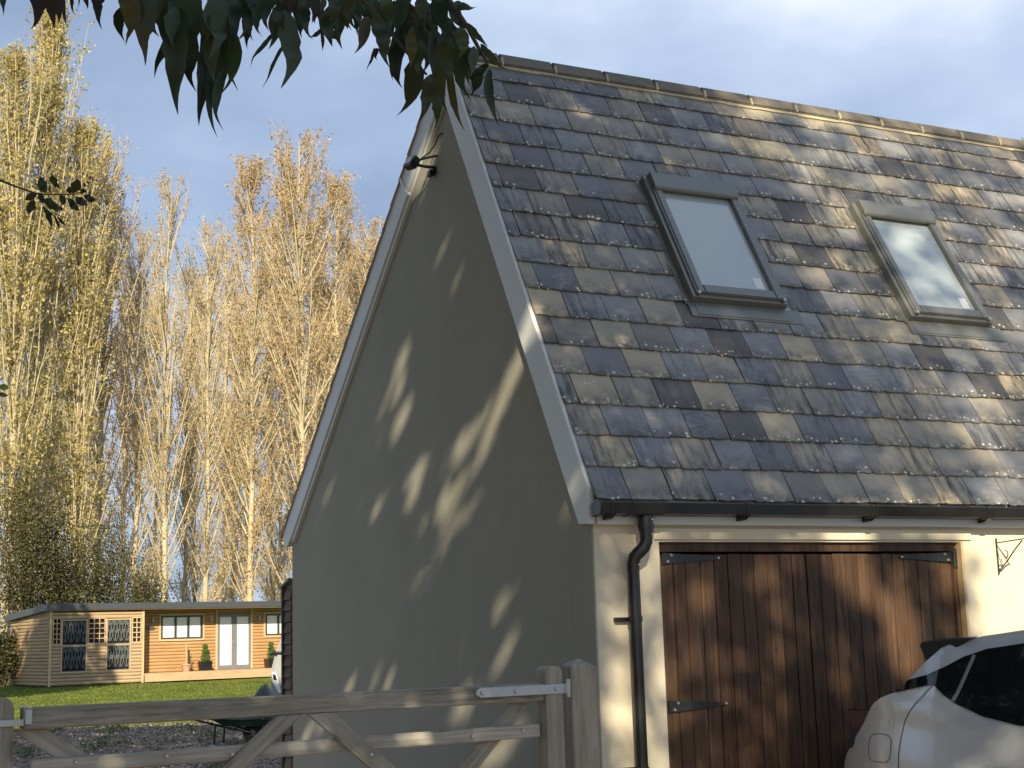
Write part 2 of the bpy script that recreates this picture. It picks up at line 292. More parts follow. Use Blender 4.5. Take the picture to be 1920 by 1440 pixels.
# ------------------------------------------------------------------ ground
def gz(x, y):
    return 0.16*max(0.0, min(1.0, (y-29)/22.0)) + (0.03*mnoise.noise(Vector((x*0.25, y*0.25, 0))) if 17 < y < 60 else 0.0)
def sheet(name, xs, ys, mat, dz, fz=gz):
    V = [(x, y, fz(x, y)+dz) for y in ys for x in xs]; n = len(xs)
    F = [(j*n+i, j*n+i+1, (j+1)*n+i+1, (j+1)*n+i) for j in range(len(ys)-1) for i in range(n-1)]
    o = np_mesh(name, V, F, mat, smooth=True); o['kind'] = 'structure'; return o
sheet('ground', [-1500, -400, -120, -60, -30, 0, 30, 60, 120, 400, 1500], [-300, -60, -20, 0, 17, 30, 60, 120, 400, 2500], M['field'], -0.12, lambda x, y: 0.0)
sheet('gravel_drive', list(np.linspace(-16, 14, 61)), list(np.linspace(-12, 29.6, 84)), M['gravel'], 0.0)
lawn_edge = lambda x: 28.6+0.16*(x+9)+0.35*mnoise.noise(Vector((x*0.9, 3.1, 0)))
lx = np.linspace(-40, 12, 105); V = []; F = []
for j in range(60):
    for x in lx:
        y0 = lawn_edge(x); y = y0+(66-y0)*j/59.0; V.append((x, y, gz(x, y)+0.012))
F = [(j*105+i, j*105+i+1, (j+1)*105+i+1, (j+1)*105+i) for j in range(59) for i in range(104)]
o = np_mesh('lawn', V, F, M['lawn'], smooth=True); o['kind'] = 'structure'

# ------------------------------------------------------------------ garage (local axes: x along the ridge, y into the building, z up)
YAW = 1.116; G_ROT = math.pi/2-YAW; P0 = Vector((0.0528*8, 8.0, 0.0))
garage = thing('garage', 'cream rendered garage with steep slate roof, two skylights and brown timber double doors', 'garage', P0, G_ROT)
GM = Matrix.Translation(P0) @ Matrix.Rotation(G_ROT, 4, 'Z')
SR, ZR, SO, ZO = 1.8197, 5.6825, -0.0374, 2.35
SB, ZB = 5.785, 2.54; TL = 8.2
upv = Vector((0, SR-SO, ZR-ZO)); RL = upv.length; upv.normalize(); nrm = Vector((1, 0, 0)).cross(upv)
def roofp(t, q, h=0.0): return Vector((t, SO, ZO)) + upv*q + nrm*h
bdir = Vector((0, SB-SR, ZB-ZR)); BL = bdir.length; bdir.normalize(); bnrm = Vector((0, -bdir.z, bdir.y)); bnrm = bnrm if bnrm.z > 0 else -bnrm
# walls
mb = MB()
th = 0.09
fz = lambda s: ZO + (s-SO)*(ZR-ZO)/(SR-SO) - th/math.cos(math.atan2(ZR-ZO, SR-SO))
bz = lambda s: ZR + (s-SR)*(ZB-ZR)/(SB-SR) - th/math.cos(math.atan2(ZR-ZB, SB-SR))
rx = SR
apex = min(fz(rx), bz(rx))
prof = [(0.0, -0.1), (5.655, -0.1), (5.655, bz(5.655)), (SR+0.12, bz(SR+0.12)), (SR-0.05, fz(SR-0.05)), (0.0, fz(0.0))]
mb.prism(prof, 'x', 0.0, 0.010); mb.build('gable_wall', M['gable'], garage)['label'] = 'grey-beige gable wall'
mb = MB(); D0, D1, DZ = 0.437, 2.697, 2.05
mb.box(0.0105, D0, 0.0, 0.24, -0.1, 2.30); mb.box(D0+.001, D1-.001, 0.002, 0.24, DZ, 2.30); mb.box(D1, TL, 0.0, 0.24, -0.1, 2.30)
mb.build('front_wall', M['render'], garage)
MB().prism(prof, 'x', TL, TL+0.24).build('end_wall', M['render'], garage)
MB().box(0.25, TL-.01, 5.42, 5.65, -0.1, bz(5.655)).build('rear_wall', M['render'], garage)
MB().box(0.40, 2.79, -0.014, 0.0, 2.062, 2.128).build('lintel_band', M['render'], garage, bevel=0.003)
# roof body
roof = MB()
roof.add([roofp(0.0, -0.03, -0.02), roofp(TL+.2, -0.03, -0.02), roofp(TL+.2, RL, -0.02), roofp(0.0, RL, -0.02), roofp(0.0, 0.02, -0.075), roofp(TL+.2, 0.02, -0.075), roofp(TL+.2, RL, -0.075), roofp(0.0, RL, -0.075)],
         [(0, 1, 2, 3), (7, 6, 5, 4), (0, 4, 5, 1), (2, 6, 7, 3), (0, 3, 7, 4), (1, 5, 6, 2)])
rp_ = lambda t, q, h: Vector((t, SR, ZR)) + bdir*q + bnrm*h
roof.add([rp_(0.0, 0, -0.01), rp_(TL+.2, 0, -0.01), rp_(TL+.2, BL, -0.01), rp_(0.0, BL, -0.01), rp_(0.0, 0, -0.075), rp_(TL+.2, 0, -0.075), rp_(TL+.2, BL, -0.075), rp_(0.0, BL, -0.075)],
         [(0, 1, 2, 3), (7, 6, 5, 4), (0, 4, 5, 1), (2, 6, 7, 3), (0, 3, 7, 4), (1, 5, 6, 2)])
roof = roof.build('roof', M['under'], garage)
# slates
GA, SW, SLEN, NC = 0.228, 0.283, 0.40, 17
SKY = [(1.175, 1.945, 1.50, 2.645), (3.02, 3.785, 1.50, 2.645)]
def slate_mesh(w, rng, name='slate'):
    hw = w/2-0.0022; nb = max(3, int(w/0.035)); ns = 4; th_ = 0.0085+rng.uniform(-0.001, 0.0025)
    bot = [(-hw+2*hw*i/nb + (rng.uniform(-.004, .004) if 0 < i < nb else rng.uniform(0, .004)*(1 if i == 0 else -1)), rng.uniform(-0.0045, 0.0045) + (rng.uniform(0, 0.006) if i in (0, nb) else 0)) for i in range(nb+1)]
    rt = [(hw+rng.uniform(-.0025, .0012), SLEN*(i+1)/ns*0.95) for i in range(ns)]
    lt = [(-hw+rng.uniform(-.0012, .0025), SLEN*(ns-i)/ns*0.95) for i in range(ns)]
    pl = bot+rt+lt; n = len(pl); tw = rng.uniform(-.004, .004)
    zz = lambda x, y: 0.021*(1-y/SLEN)+tw*x/hw*0.5
    V = [(x, y, zz(x, y)+th_) for x, y in pl]+[(x*1.004, y-0.002 if y < .02 else y, zz(x, y)) for x, y in pl]
    F = [tuple(range(n)), tuple(range(2*n-1, n-1, -1))]+[(i, n+i, n+(i+1) % n, (i+1) % n) for i in range(n)]
    return V, F
def mesh_of(name, V, F, mat):
    me = bpy.data.meshes.new(name); me.from_pydata(V, [], F); me.materials.append(mat); me.update(); return me
rs = random.Random(3)
VAR = [mesh_of('slate', *slate_mesh(SW, rs), M['slate']) for _ in range(22)]
rb = Matrix((( 1, 0, 0), (0, upv.y, nrm.y), (0, upv.z, nrm.z))).to_4x4()
spare = MB(); ncount = 0
for c in range(NC):
    q0 = -0.092 + GA*c; off = 0.215 if c % 2 == 0 else 0.068
    off += rs.uniform(-.012, .012)
    edges = [-0.022, off]
    while edges[-1] < TL: edges.append(edges[-1]+SW*rs.uniform(0.975, 1.025))
    for a, b in zip(edges[:-1], edges[1:]):
        w = b-a
        if any(a > s0+0.03 and b < s1-0.03 and q0+GA*0.6 > z0 and q0+0.02 < z1-0.02 for s0, s1, z0, z1 in SKY): continue
        jig = rs.uniform(-.004, .004); cut = SLEN
        ctr = roofp((a+b)/2, q0+jig, 0.0)
        # trim slates that would run into a skylight from below
        low = any(b > s0+0.03 and a < s1-0.03 and q0 < z0 and q0+SLEN > z0 for s0, s1, z0, z1 in SKY)
        u, v = proj(GM @ roofp(a, q0+GA*0.5))
        if u < 1925:
            if abs(w-SW) > 0.02: me = mesh_of('slate', *slate_mesh(w, rs), M['slate']); sx = 1.0
            else: me = rs.choice(VAR); sx = w/SW
            o = link('slate', me, roof); ncount += 1
            mt = Matrix.Translation(ctr) @ rb @ Matrix.Rotation(rs.uniform(-.006, .006), 4, 'Z') @ Matrix.Diagonal((sx, (0.62 if (low or c == NC-1) else 1.0), 1, 1))
            o.matrix_local = mt
        else:
            V, F = slate_mesh(w, rs); mt = Matrix.Translation(ctr) @ rb; spare.add([mt @ Vector(x) for x in V], F)
print('slates', ncount)
o = spare.build('slate_remainder', M['slate'], roof); o['kind'] = 'stuff'
# ridge: mortar bed and ridge tiles
fd, bd = -upv, bdir
mb = MB(); top = Vector((0, SR, ZR-0.045))
for i in range(60):
    a, b = TL*i/60, TL*(i+1)/60; j = rs.uniform(-.006, .006)
    mb.add([top+Vector((x, 0, 0))+fd*(0.082+j*(k_))+nrm*h for x, k_ in ((a, 1), (b, 1)) for h in (0.004, 0.052)]+[top+Vector((x, 0, 0))+fd*0.02+nrm*h for x in (a, b) for h in (0.004, 0.056)], [(0, 2, 3, 1), (1, 3, 7, 5), (0, 1, 5, 4), (2, 6, 7, 3)])
mb.build('ridge_mortar', M['mortar'], roof)
x = -0.055
while x < TL:
    L = 0.437; mb = MB(); a, b = x+0.006, x+L-0.006; j = [rs.uniform(-.004, .004) for _ in range(4)]
    def sec(xx, q, h, d=fd, n=nrm): return top+Vector((xx, 0, 0))+d*q+n*h
    pts = lambda xx, jj: [sec(xx, 0.058+jj, 0.046), sec(xx, 0.054+jj, 0.070), Vector((xx, SR-0.012, ZR+0.052)), Vector((xx, SR+0.03, ZR+0.050)), sec(xx, 0.12, 0.075, bd, bnrm), sec(xx, 0.12, 0.05, bd, bnrm), Vector((xx, SR, ZR+0.0))]
    A, B = pts(a, j[0]), pts(b, j[1]); n = len(A)
    mb.add(A+B, [tuple(range(n)), tuple(range(2*n-1, n-1, -1))]+[(i, (i+1) % n, n+(i+1) % n, n+i) for i in range(n)])
    mb.build('ridge_tile', M['ridge'], roof, bevel=0.008, seg=2); x += L
x = -0.055+0.437
while x < TL:
    mb = MB(); mb.add([top+Vector((x+dx, 0, 0))+fd*q+nrm*h for dx in (-.009, .009) for q, h in ((0.064, 0.04), (0.058, 0.071), (0.0, 0.085), (0.0, 0.03))], [(0, 1, 2, 3), (7, 6, 5, 4), (0, 4, 5, 1), (1, 5, 6, 2)]); x += 0.437
    mb.build('ridge_joint', M['mortar'], roof)
# barge boards (boxed verge trim)
def barge(name, org, d, n, length, w, t0, t1, endcut, sgn):
    mb = MB(); P = lambda x, q, h: org+Vector((x, 0, 0))+d*q+n*h
    vs = [P(t0, endcut, 0.012), P(t1, endcut, 0.012), P(t1, length, 0.012), P(t0, length, 0.012), P(t0, endcut, -w), P(t1, endcut, -w), P(t1, length, -w), P(t0, length, -w)]
    mb.add(vs, [(0, 1, 2, 3), (7, 6, 5, 4), (0, 4, 5, 1), (2, 6, 7, 3), (0, 3, 7, 4), (1, 5, 6, 2)])
    return mb
T0, T1 = -0.045, 0.004
slope = (ZR-ZO)/(SR-SO); sl2 = (ZR-ZB)/(SB-SR)
BW_ = 0.205
def fpt(s, h): return (s, ZO+(s-SO)*slope+h)
v1 = BW_/math.cos(math.atan(slope)); v2 = BW_/math.cos(math.atan(sl2)); up_ = 0.014
# front board as a polygon in (s,z): vertical cut at the foot
foot = [(-0.045, 2.145), (0.128, 2.152)]
p_in = lambda s: ZO+(s-SO)*slope+up_*2-v1
pf = [foot[0], (foot[0][0], ZO+(foot[0][0]-SO)*slope+up_*2), (SR, ZR+up_*2), (SR, p_in(SR)), ((2.152-(ZO-SO*slope+up_*2-v1))/slope, 2.152)]
MB().prism(pf, 'x', T0, T1).build('bargeboard', M['upvc'], garage, bevel=0.004)
q_in = lambda s: ZR+(s-SR)*(-sl2)+0.014-v2
pb = [(SR+.001, ZR+0.02), (SB, ZB+0.014), (SB, ZB-0.13), (SB-0.12, ZB-0.13), (SB-0.24, q_in(SB-0.24)), (SR+.001, q_in(SR+.001))]
MB().prism(pb, 'x', T0, T1).build('bargeboard', M['upvc'], garage, bevel=0.004)
# joint cover strip on the rear bargeboard
jc = Vector((0, SR, ZR))+bdir*1.09
mb = MB(); mb.add([jc+Vector((x, 0, 0))+bdir*q+bnrm*h for x in (T0-.012, T1) for q, h in ((0, .02), (.03, .02), (.03, -BW_-.02), (0, -BW_-.02))], [(0, 1, 2, 3), (7, 6, 5, 4)]+[(i, (i+1) % 4, 4+(i+1) % 4, 4+i) for i in range(4)])
mb.build('joint_cover', M['upvc'], garage, bevel=0.003)
MB().prism([(SR+.1, q_in(SR+.1)+.004), (SB-.24, q_in(SB-.24)+.004), (SB-.24, q_in(SB-.24)-.05), (SR+.1, q_in(SR+.1)-.05)], 'x', -0.03, -0.001).build('verge_trim', M['upvc'], garage)
# rear slope slate courses (edge steps seen against the sky)
mb = MB()
for i in range(21):
    a = 0.16+BL*i/21.5; mb.add([rp_(x, q, h) for x in (-0.06, TL) for q, h in ((a, -0.008), (a+BL/21+.02, 0.002), (a+BL/21+.02, 0.014), (a, -0.002))], [(0, 1, 2, 3), (7, 6, 5, 4)]+[(k, (k+1) % 4, 4+(k+1) % 4, 4+k) for k in range(4)])
mb.build('rear_slate_courses', M['slate'], roof)
# fascia, gutter, downpipe
MB().box(T1+.001, TL, -0.062, -0.04, 2.142, 2.285).build('fascia', M['upvc'], garage, bevel=0.003)
MB().box(0.0, TL, -0.0395, -0.001, 2.150, 2.162).build('soffit', M['upvc'], garage)
gp = [(-0.067, 2.262), (-0.067, 2.190), (-0.165, 2.196), (-0.178, 2.256), (-0.170, 2.262), (-0.163, 2.256), (-0.156, 2.206), (-0.075, 2.202), (-0.075, 2.262)]
gut = MB().prism(gp, 'x', -0.03, TL).build('gutter', M['black'], garage)
gb = [(-0.0665, 2.264), (-0.0665, 2.183), (-0.168, 2.189), (-0.184, 2.258), (-0.170, 2.267)]
for a, b in ((-0.034, 0.006), (0.165, 0.375), (0.03, 0.07), (0.93, 0.975), (1.86, 1.905), (2.8, 2.85), (3.75, 3.8)): MB().prism(gb, 'x', a, b).build('gutter_joint' if b-a > 0.1 else 'bracket', M['black'], gut, bevel=0.004)
for a in (0.03, 0.93, 1.86, 2.8): MB().prism([(-0.0665, 2.20), (-0.0665, 2.165), (-0.12, 2.17), (-0.165, 2.195)], 'x', a+.006, a+.04).build('bracket', M['black'], gut)
dp = MB()
dp.tube([(0.285, -0.115, 2.188), (0.285, -0.115, 2.10)], [0.043, 0.041], 14); dp.tube([(0.285, -0.115, 2.135), (0.285, -0.115, 2.06)], [0.037, 0.037], 14)
sw = [(0.285, -0.115, 2.08), (0.285, -0.114, 2.045), (0.272, -0.108, 2.012), (0.247, -0.092, 1.985), (0.228, -0.075, 1.960), (0.220, -0.068, 1.925), (0.220, -0.068, 1.88)]
dp.tube(sw, 0.036, 14); dp.tube([(0.220, -0.068, 1.90), (0.220, -0.068, -0.02)], 0.034, 16); dp.tube([(0.285, -0.115, 2.145), (0.285, -0.115, 2.118)], 0.046, 14)
down = dp.build('downpipe', M['black'], garage, smooth=True)
for z in (1.615, 0.80):
    m2 = MB(); m2.tube([(0.220, -0.068, z-.016), (0.220, -0.068, z+.016)], 0.0395, 14); m2.box(0.115, 0.20, -0.03, -0.004, z-.012, z+.012); m2.build('pipe_clip', M['black'], down, smooth=False)
for xx, zz, yy in ((0.30, 2.165, -0.161), (0.30, 2.085, -0.155), (0.235, 1.915, -0.104)): MB().box(xx-.004, xx+.004, yy-.004, yy+.004, zz-.004, zz+.004).build('screw', M['bolt'], down)
# garage doors
MB().box(D0+.002, D1-.03, 0.03, 0.15, DZ-0.055, DZ-.001).build('door_head', M['door'], garage)
mb = MB(); mb.box(D1-.034, D1-.004, 0.035, 0.14, 0, DZ-.056); mb.build('door_jamb', M['door'], garage)
mb = MB(); mb.box(D1-.003, D1+.016, -0.012, 0.12, 0, DZ+.004); mb.build('door_lining', M['trim'], garage)
mb = MB(); mb.box(D0+.001, D0+.02, 0.035, 0.14, 0, DZ-.056); mb.build('door_jamb', M['door'], garage)
mid = 1.51
for L0, L1, nb, hinge in ((D0+.022, mid-.004, 11, 'l'), (mid+.006, D1-.036, 12, 'r')):
    leaf = link('door_leaf', MB().box(L0+.01, L1-.01, 0.075, 0.10, 0.03, DZ-.066).build('x', M['dark']).data, garage)
    bpy.data.objects.remove(bpy.data.objects['x']); leaf.data.name = 'door_leaf'
    ed = [L0+(L1-L0)*i/nb + (rs.uniform(-.007, .007) if 0 < i < nb else 0) for i in range(nb+1)]
    for a, b in zip(ed[:-1], ed[1:]):
        y = 0.052+rs.uniform(-.002, .002); dz = rs.uniform(-.004, .004)
        zc = (DZ-.06)/2; o = MB().box(a-(a+b)/2+.002, b-(a+b)/2-.002, 0, 0.022, -zc+.02, zc-.008+dz).build('plank', M['door'], leaf, ((a+b)/2, y, zc), (0, 0, rs.uniform(-.012, .012)), bevel=0.0035)
    for z in (1.957, 1.12):
        x0, x1 = (L0+.02, L0+.41) if hinge == 'l' else (L1-.0, L1-.42); sg = 1 if x1 > x0 else -1
        h = MB(); h.prism([(x0, z-.034), (x1-sg*.03, z-.008), (x1, z-.006), (x1+sg*.006, z), (x1, z+.008), (x1-sg*.03, z+.010), (x0, z+.034)] if sg > 0 else [(x0, z+.034), (x1-sg*.03, z+.010), (x1, z+.008), (x1+sg*.006, z), (x1, z-.006), (x1-sg*.03, z-.008), (x0, z-.034)], 'y', 0.039, 0.049)
        if sg < 0: h.tube([(x0+.012, 0.036, z-.06), (x0+.012, 0.036, z+.06)], 0.011, 8); h.box(x0+.002, x0+.032, 0.028, 0.034, z-.07, z+.055)
        for bx, bz_ in ((x0+sg*.035, -.018), (x0+sg*.06, .018), (x1-sg*.005, .002)): h.tube([(bx, 0.038, z+bz_), (bx, 0.030, z+bz_)], [.0095, .006], 8, 1)
        h.build('hinge', [M['iron'], M['bolt']], leaf)
# skylights
for s0, s1, z0, z1 in SKY:
    sk = link('skylight', None, garage); sk.matrix_local = Matrix.Translation(roofp((s0+s1)/2, z0, 0)) @ rb
    W = s1-s0; H = z1-z0; hw = W/2
    m2 = MB()   # outer kerb / flashing box
    for a, b, c_, d in ((-hw, -hw+.05, 0, H), (hw-.05, hw, 0, H), (-hw+.05, hw-.05, 0, .045), (-hw+.05, hw-.05, H-.05, H)): m2.box(a, b, c_, d, -0.02, 0.082)
    m2.build('kerb', M['sky_metal'], sk, bevel=0.004)
    m2 = MB()   # sash
    for a, b, c_, d in ((-hw+.042, -hw+.098, .025, H-.10), (hw-.098, hw-.042, .025, H-.10), (-hw+.098, hw-.098, .025, .10)): m2.box(a, b, c_, d, 0.06, 0.104)
    m2.build('sash', M['sky_metal'], sk, bevel=0.006, seg=2)
    for a in (-hw+.030, hw-.054): MB().box(a, a+.024, .012, H-.13, 0.0825, 0.096).build('side_cover', M['sky_metal'], sk, bevel=0.004)
    MB().prism([(H-.155, .095), (H-.155, .112), (H-.14, .126), (H-.005, .130), (H+.004, .10), (H+.004, .02), (H-.06, .02)], 'x', -hw+.035, hw-.035).build('hood', M['sky_metal'], sk, bevel=0.004)
    m2 = MB()
    for a, b, c_, d in ((-hw+.099, -hw+.118, .101, H-.10), (hw-.118, hw-.099, .101, H-.10), (-hw+.118, hw-.118, H-.175, H-.10), (-hw+.118, hw-.118, .101, .118)): m2.box(a, b, c_, d, -0.02, 0.062)
    m2.build('inner_lining', M['pine'], sk)
    MB().box(-hw+.096, hw-.096, .098, H-.10, 0.064, 0.072).build('pane', M['skypane'], sk)
    MB().box(hw-.205, hw-.135, .135, .235, 0.0725, 0.0735).build('sticker', M['white'], sk)
    m2 = MB(); m2.box(-hw-.02, hw+.11, -.125, .0, 0.018, 0.030); m2.box(-hw+.03, hw+.0, -.11, .0, 0.030, 0.034); m2.build('apron', M['sky_metal'], sk, bevel=0.003)
    m2 = MB(); m2.box(-hw-.032, -hw-.001, -.02, H+.03, 0.0, 0.026); m2.box(hw+.001, hw+.032, -.02, H+.03, 0.0, 0.026); m2.build('flashing', M['sky_metal'], sk)
    m2 = MB()
    for a in (-hw+.042, hw-.042):
        m2.tube([(a, .018, .10), (a, .018, .112)], .013, 10)
    for k_ in range(5):
        for a in (-hw+.07, hw-.07): m2.tube([(a, .25+.16*k_, .103), (a, .25+.16*k_, .1055)], .005, 6)
    m2.build('screw', M['bolt'], sk)

# ------------------------------------------------------------------ floodlight on the gable, bracket on the front wall
def gl(t_, s, z): return GM @ Vector((t_, s, z))
fl = thing('floodlight', 'small black floodlight with cable fixed high under the gable peak', 'light', gl(0, 2.13, 4.95), G_ROT)
hd = MB().box(-.03, .03, -.055, .055, -.045, .045).build('head', M['black'], fl, (-.16, .05, .0), (0.15, 0.5, 0.25), bevel=.006)
MB().box(-.034, -.0305, -.04, .04, -.03, .03).build('lens', M['carglass'], hd)
b2 = MB(); b2.tube([(-.002, 0, -.03), (-.06, .01, -.03), (-.13, .05, -.01)], .012, 8); b2.tube([(-.002, -.06, .04), (-.07, -.01, .03), (-.13, .04, .015)], .009, 8); b2.box(-.03, -.001, -.03, .03, -.085, -.04); b2.build('arm', M['black'], fl)
MB().box(-.05, -.01, -.02, .045, -.10, -.055).build('sensor', M['black'], fl, bevel=.008)
MB().tube([(-.10, .02, .03), (-.05, -.02, .07), (-.02, -.05, .12), (-.012, -.09, .17), (-.008, -.14, .185), (-.004, -.16, .17)], .006, 6).build('cable', M['black'], fl, smooth=True)
br = thing('hanging_basket_bracket', 'thin wire hanging basket bracket on the sunlit cream wall', 'bracket', gl(3.005, 0, 1.84), G_ROT)
b2 = MB(); b2.tube([(0, -.008, 0), (0, -.008, .235)], .0055, 6); b2.build('back_bar', M['iron'], br)
b2 = MB(); b2.tube([(0, -.008, .205), (.0, -.26, .215)], .004, 6); b2.build('arm', M['iron'], br)
b2 = MB(); b2.tube([(0, -.008, .02), (0, -.08, .075), (0, -.16, .15), (0, -.23, .205)], .005, 6); b2.tube([(0, -.01, .19), (0, -.085, .10)], .003, 6)
b2.tube([(0, -.085, .10), (0, -.10, .12), (0, -.095, .145), (0, -.08, .15)], .004, 6); b2.tube([(0, -.01, .055), (0, -.03, .06), (0, -.04, .045)], .004, 6); b2.build('scroll_brace', M['iron'], br)

# ------------------------------------------------------------------ timber store behind the gable
st = thing('timber_store', 'narrow brown board-clad store against the far corner of the cream gable', 'shed', gl(0, 5.662, 0), G_ROT)
MB().prism([(0.0, 0), (0.23, 0), (0.23, 2.03), (0.0, 2.10)], 'x', 0.0, 2.4).build('wall', M['cladd'], st)
for i in range(20):
    z = 0.02+0.1*i; MB().prism([(0, z+.004), (0, z+.10), (-.006, z+.098), (-.022, z+.008)], 'y', 0.0, 0.20).build('board', M['cladd'], st)
MB().box(-.03, .004, .2005, .245, 0, 2.05).build('corner_trim', M['barkd'], st)
MB().prism([(-.001, 2.10), (.26, 2.035), (.26, 2.055), (-.001, 2.12)], 'x', -.04, 2.4).build('roof', M['greyframe'], st)

# ------------------------------------------------------------------ field gate
GH = Vector((0.115, 7.2, 0)); GE = Vector((-2.07, 5.93, 0)); ge = (GE-GH).normalized(); grz = math.atan2(ge.y, ge.x)
def bolt(mb, x, z, y, r=.011): mb.tube([(x, y, z), (x, y+.008, z)], [r, r*.6], 8)
def make_gate(name, label, loc, rz, mirror):
    g = thing(name, label, 'gate', loc, rz, 'double timber gates'); F = 0.0  # visible face at +y (local), camera side
    s = -1 if mirror else 1
    def rail(z0, z1, x0, x1, y0, y1):
        L = x1-x0; MB().box(-L/2, L/2, -(y1-y0)/2, (y1-y0)/2, -(z1-z0)/2, (z1-z0)/2).build('rail', M['gate'], g, ((x0+x1)/2, (y0+y1)/2, (z0+z1)/2), (0, rs.uniform(-.004, .004), 0), bevel=.006)
    rail(1.226, 1.313, 0.02, 2.50, -.035, .035)
    for z in (1.078, .85, .62, .38): rail(z-.032, z+.032, 0.035, 2.46, -.02, .012)
    for x, zt in ((-.026, 1.392), (2.555, 1.36)):
        if x > 1 and not mirror: continue
        m_ = [(-.05, -zt+.06), (.05, -zt+.06), (.05, -.04), (.046, -.018), (.030, -.004), (0, 0), (-.030, -.004), (-.046, -.018), (-.05, -.04)]
        MB().prism(m_, 'y', -.05, .055).build('stile', M['gatez'], g, (x, 0, zt), bevel=.006)
    def brace(x0, z0, x1, z1, y=.045, w=.078):
        # both ends are cut level with the rails
        d = Vector((x1-x0, z1-z0)); a = math.atan2(d.y, d.x); hx = w/2/abs(math.sin(a)); cx, cz = (x0+x1)/2, (z0+z1)/2
        def loc(px_, pz_): px_ -= cx; pz_ -= cz; return (px_*math.cos(a)+pz_*math.sin(a), -px_*math.sin(a)+pz_*math.cos(a))
        MB().prism([loc(x0-hx, z0), loc(x0+hx, z0), loc(x1+hx, z1), loc(x1-hx, z1)], 'y', -.013, .013).build('brace', M['gate'], g, (cx, y, cz), (0, -a, 0), bevel=.003)
    brace(0.115, 1.2255, 0.95, 0.42, -.034); brace(1.205, 1.2255, 0.35, 0.50, .0255); brace(1.352, 1.2255, 2.25, 0.48, .0255); brace(2.462, 1.2255, 1.55, .60, -.034)
    hb = MB()
    for x, z, y in ((0.96, 1.03, .041), (0.42, 1.078, .013), (1.62, 1.075, .041), (2.28, 1.085, .013), (1.9, 1.085, .013), (0.14, 1.09, .013)): bolt(hb, x, z, y)
    hb.build('bolt', M['bolt'], g)
    hg = MB(); hg.prism([(-.085, 1.257), (.395, 1.257), (.418, 1.272), (.418, 1.290), (.395, 1.303), (-.085, 1.303)], 'y', .0555, .0615); hg.tube([(-.10, .060, 1.238), (-.10, .060, 1.325)], .014, 10)
    hg.box(-.10, -.08, .05, .066, 1.255, 1.305); hg.build('strap_hinge', M['galv'], g, bevel=.001)
    hb = MB()
    for x in (-.03, .20, .385): bolt(hb, x, 1.28, .0615, .012)
    hb.build('hinge_bolt', M['bolt'], g)
    return g
gate = make_gate('field_gate', 'weathered grey timber gate hung on the square post beside the garage', GH, grz, False)
for o in list(gate.children):
    pass
# gate local +y must face the camera: rotate test
fwd = Vector((-math.sin(grz), math.cos(grz), 0))
if fwd.dot(C0-GH) < 0:
    for o in gate.children: o.matrix_local = Matrix.Diagonal((1, -1, 1, 1)) @ o.matrix_local
# second leaf: starts at the meeting stile and runs on to the left
g2 = thing('field_gate', 'weathered timber gate leaf with rounded meeting stile and galvanised throw-over loop', 'gate', GH+ge*2.53, grz, 'double timber gates')
fl_ = -1 if fwd.dot(C0-GH) < 0 else 1
zt = 1.362; m_ = [(-.05, -zt+.06), (.05, -zt+.06), (.05, -.05), (.043, -.022), (.026, -.006), (0, 0), (-.026, -.006), (-.043, -.022), (-.05, -.05)]
MB().prism(m_, 'y', -.05, .05).build('stile', M['gatez'], g2, (.058, 0, zt), bevel=.005)
for z0, z1 in ((1.226, 1.313), (1.046, 1.11), (.818, .882), (.588, .652), (.348, .412)): MB().box(-1.2, 1.2, -.02, .02, -(z1-z0)/2, (z1-z0)/2).build('rail', M['gate'], g2, (.11+1.2, 0, (z0+z1)/2), bevel=.005)
MB().box(-.05, .05, -.05, .05, -.65, .66).build('stile', M['gatez'], g2, (2.56, 0, .70), bevel=.006)
lp = MB(); y0, y1 = (.051*fl_, .060*fl_); ya, yb = min(y0, y1), max(y0, y1)
lp.box(-.03, .40, ya, yb, 1.245, 1.272); lp.box(-.058, -.030, min(.037*fl_, .075*fl_), max(.037*fl_, .075*fl_), 1.250, 1.312); lp.box(-.0575, -.0305, -.08, .08, 1.3125, 1.320)
lp.build('throw_over_loop', M['galv'], g2, bevel=.002)
gp_ = thing('gate_post', 'thick square weathered post with pointed top between gate and garage corner', 'post', (0.293, 7.39, 0), R(21))
mb = MB(); w = .073
mb.add([(-w, -w, 0), (w, -w, 0), (w, w, 0), (-w, w, 0), (-w, -w, 1.385), (w, -w, 1.378), (w, w, 1.38), (-w, w, 1.385), (0, 0, 1.425)], [(3, 2, 1, 0), (0, 1, 5, 4), (1, 2, 6, 5), (2, 3, 7, 6), (3, 0, 4, 7), (4, 5, 8), (5, 6, 8), (6, 7, 8), (7, 4, 8)])
mb.build('shaft', M['gatez'], gp_, bevel=.006)
MB().tube([(-w-.05, -.05, 1.27), (-w+.02, -.05, 1.27)], .011, 8).build('hinge_pin', M['galv'], gp_)

# ------------------------------------------------------------------ silver car backed up to the doors
CA = R(141); chd = Vector((math.sin(CA), math.cos(CA), 0)); chp = Vector((-chd.y, chd.x, 0))
car = thing('parked_car', 'silver hatchback with black spoiler and dark windows parked before the brown doors', 'car', (1.80, 7.7, 0), math.atan2(chd.y, chd.x))
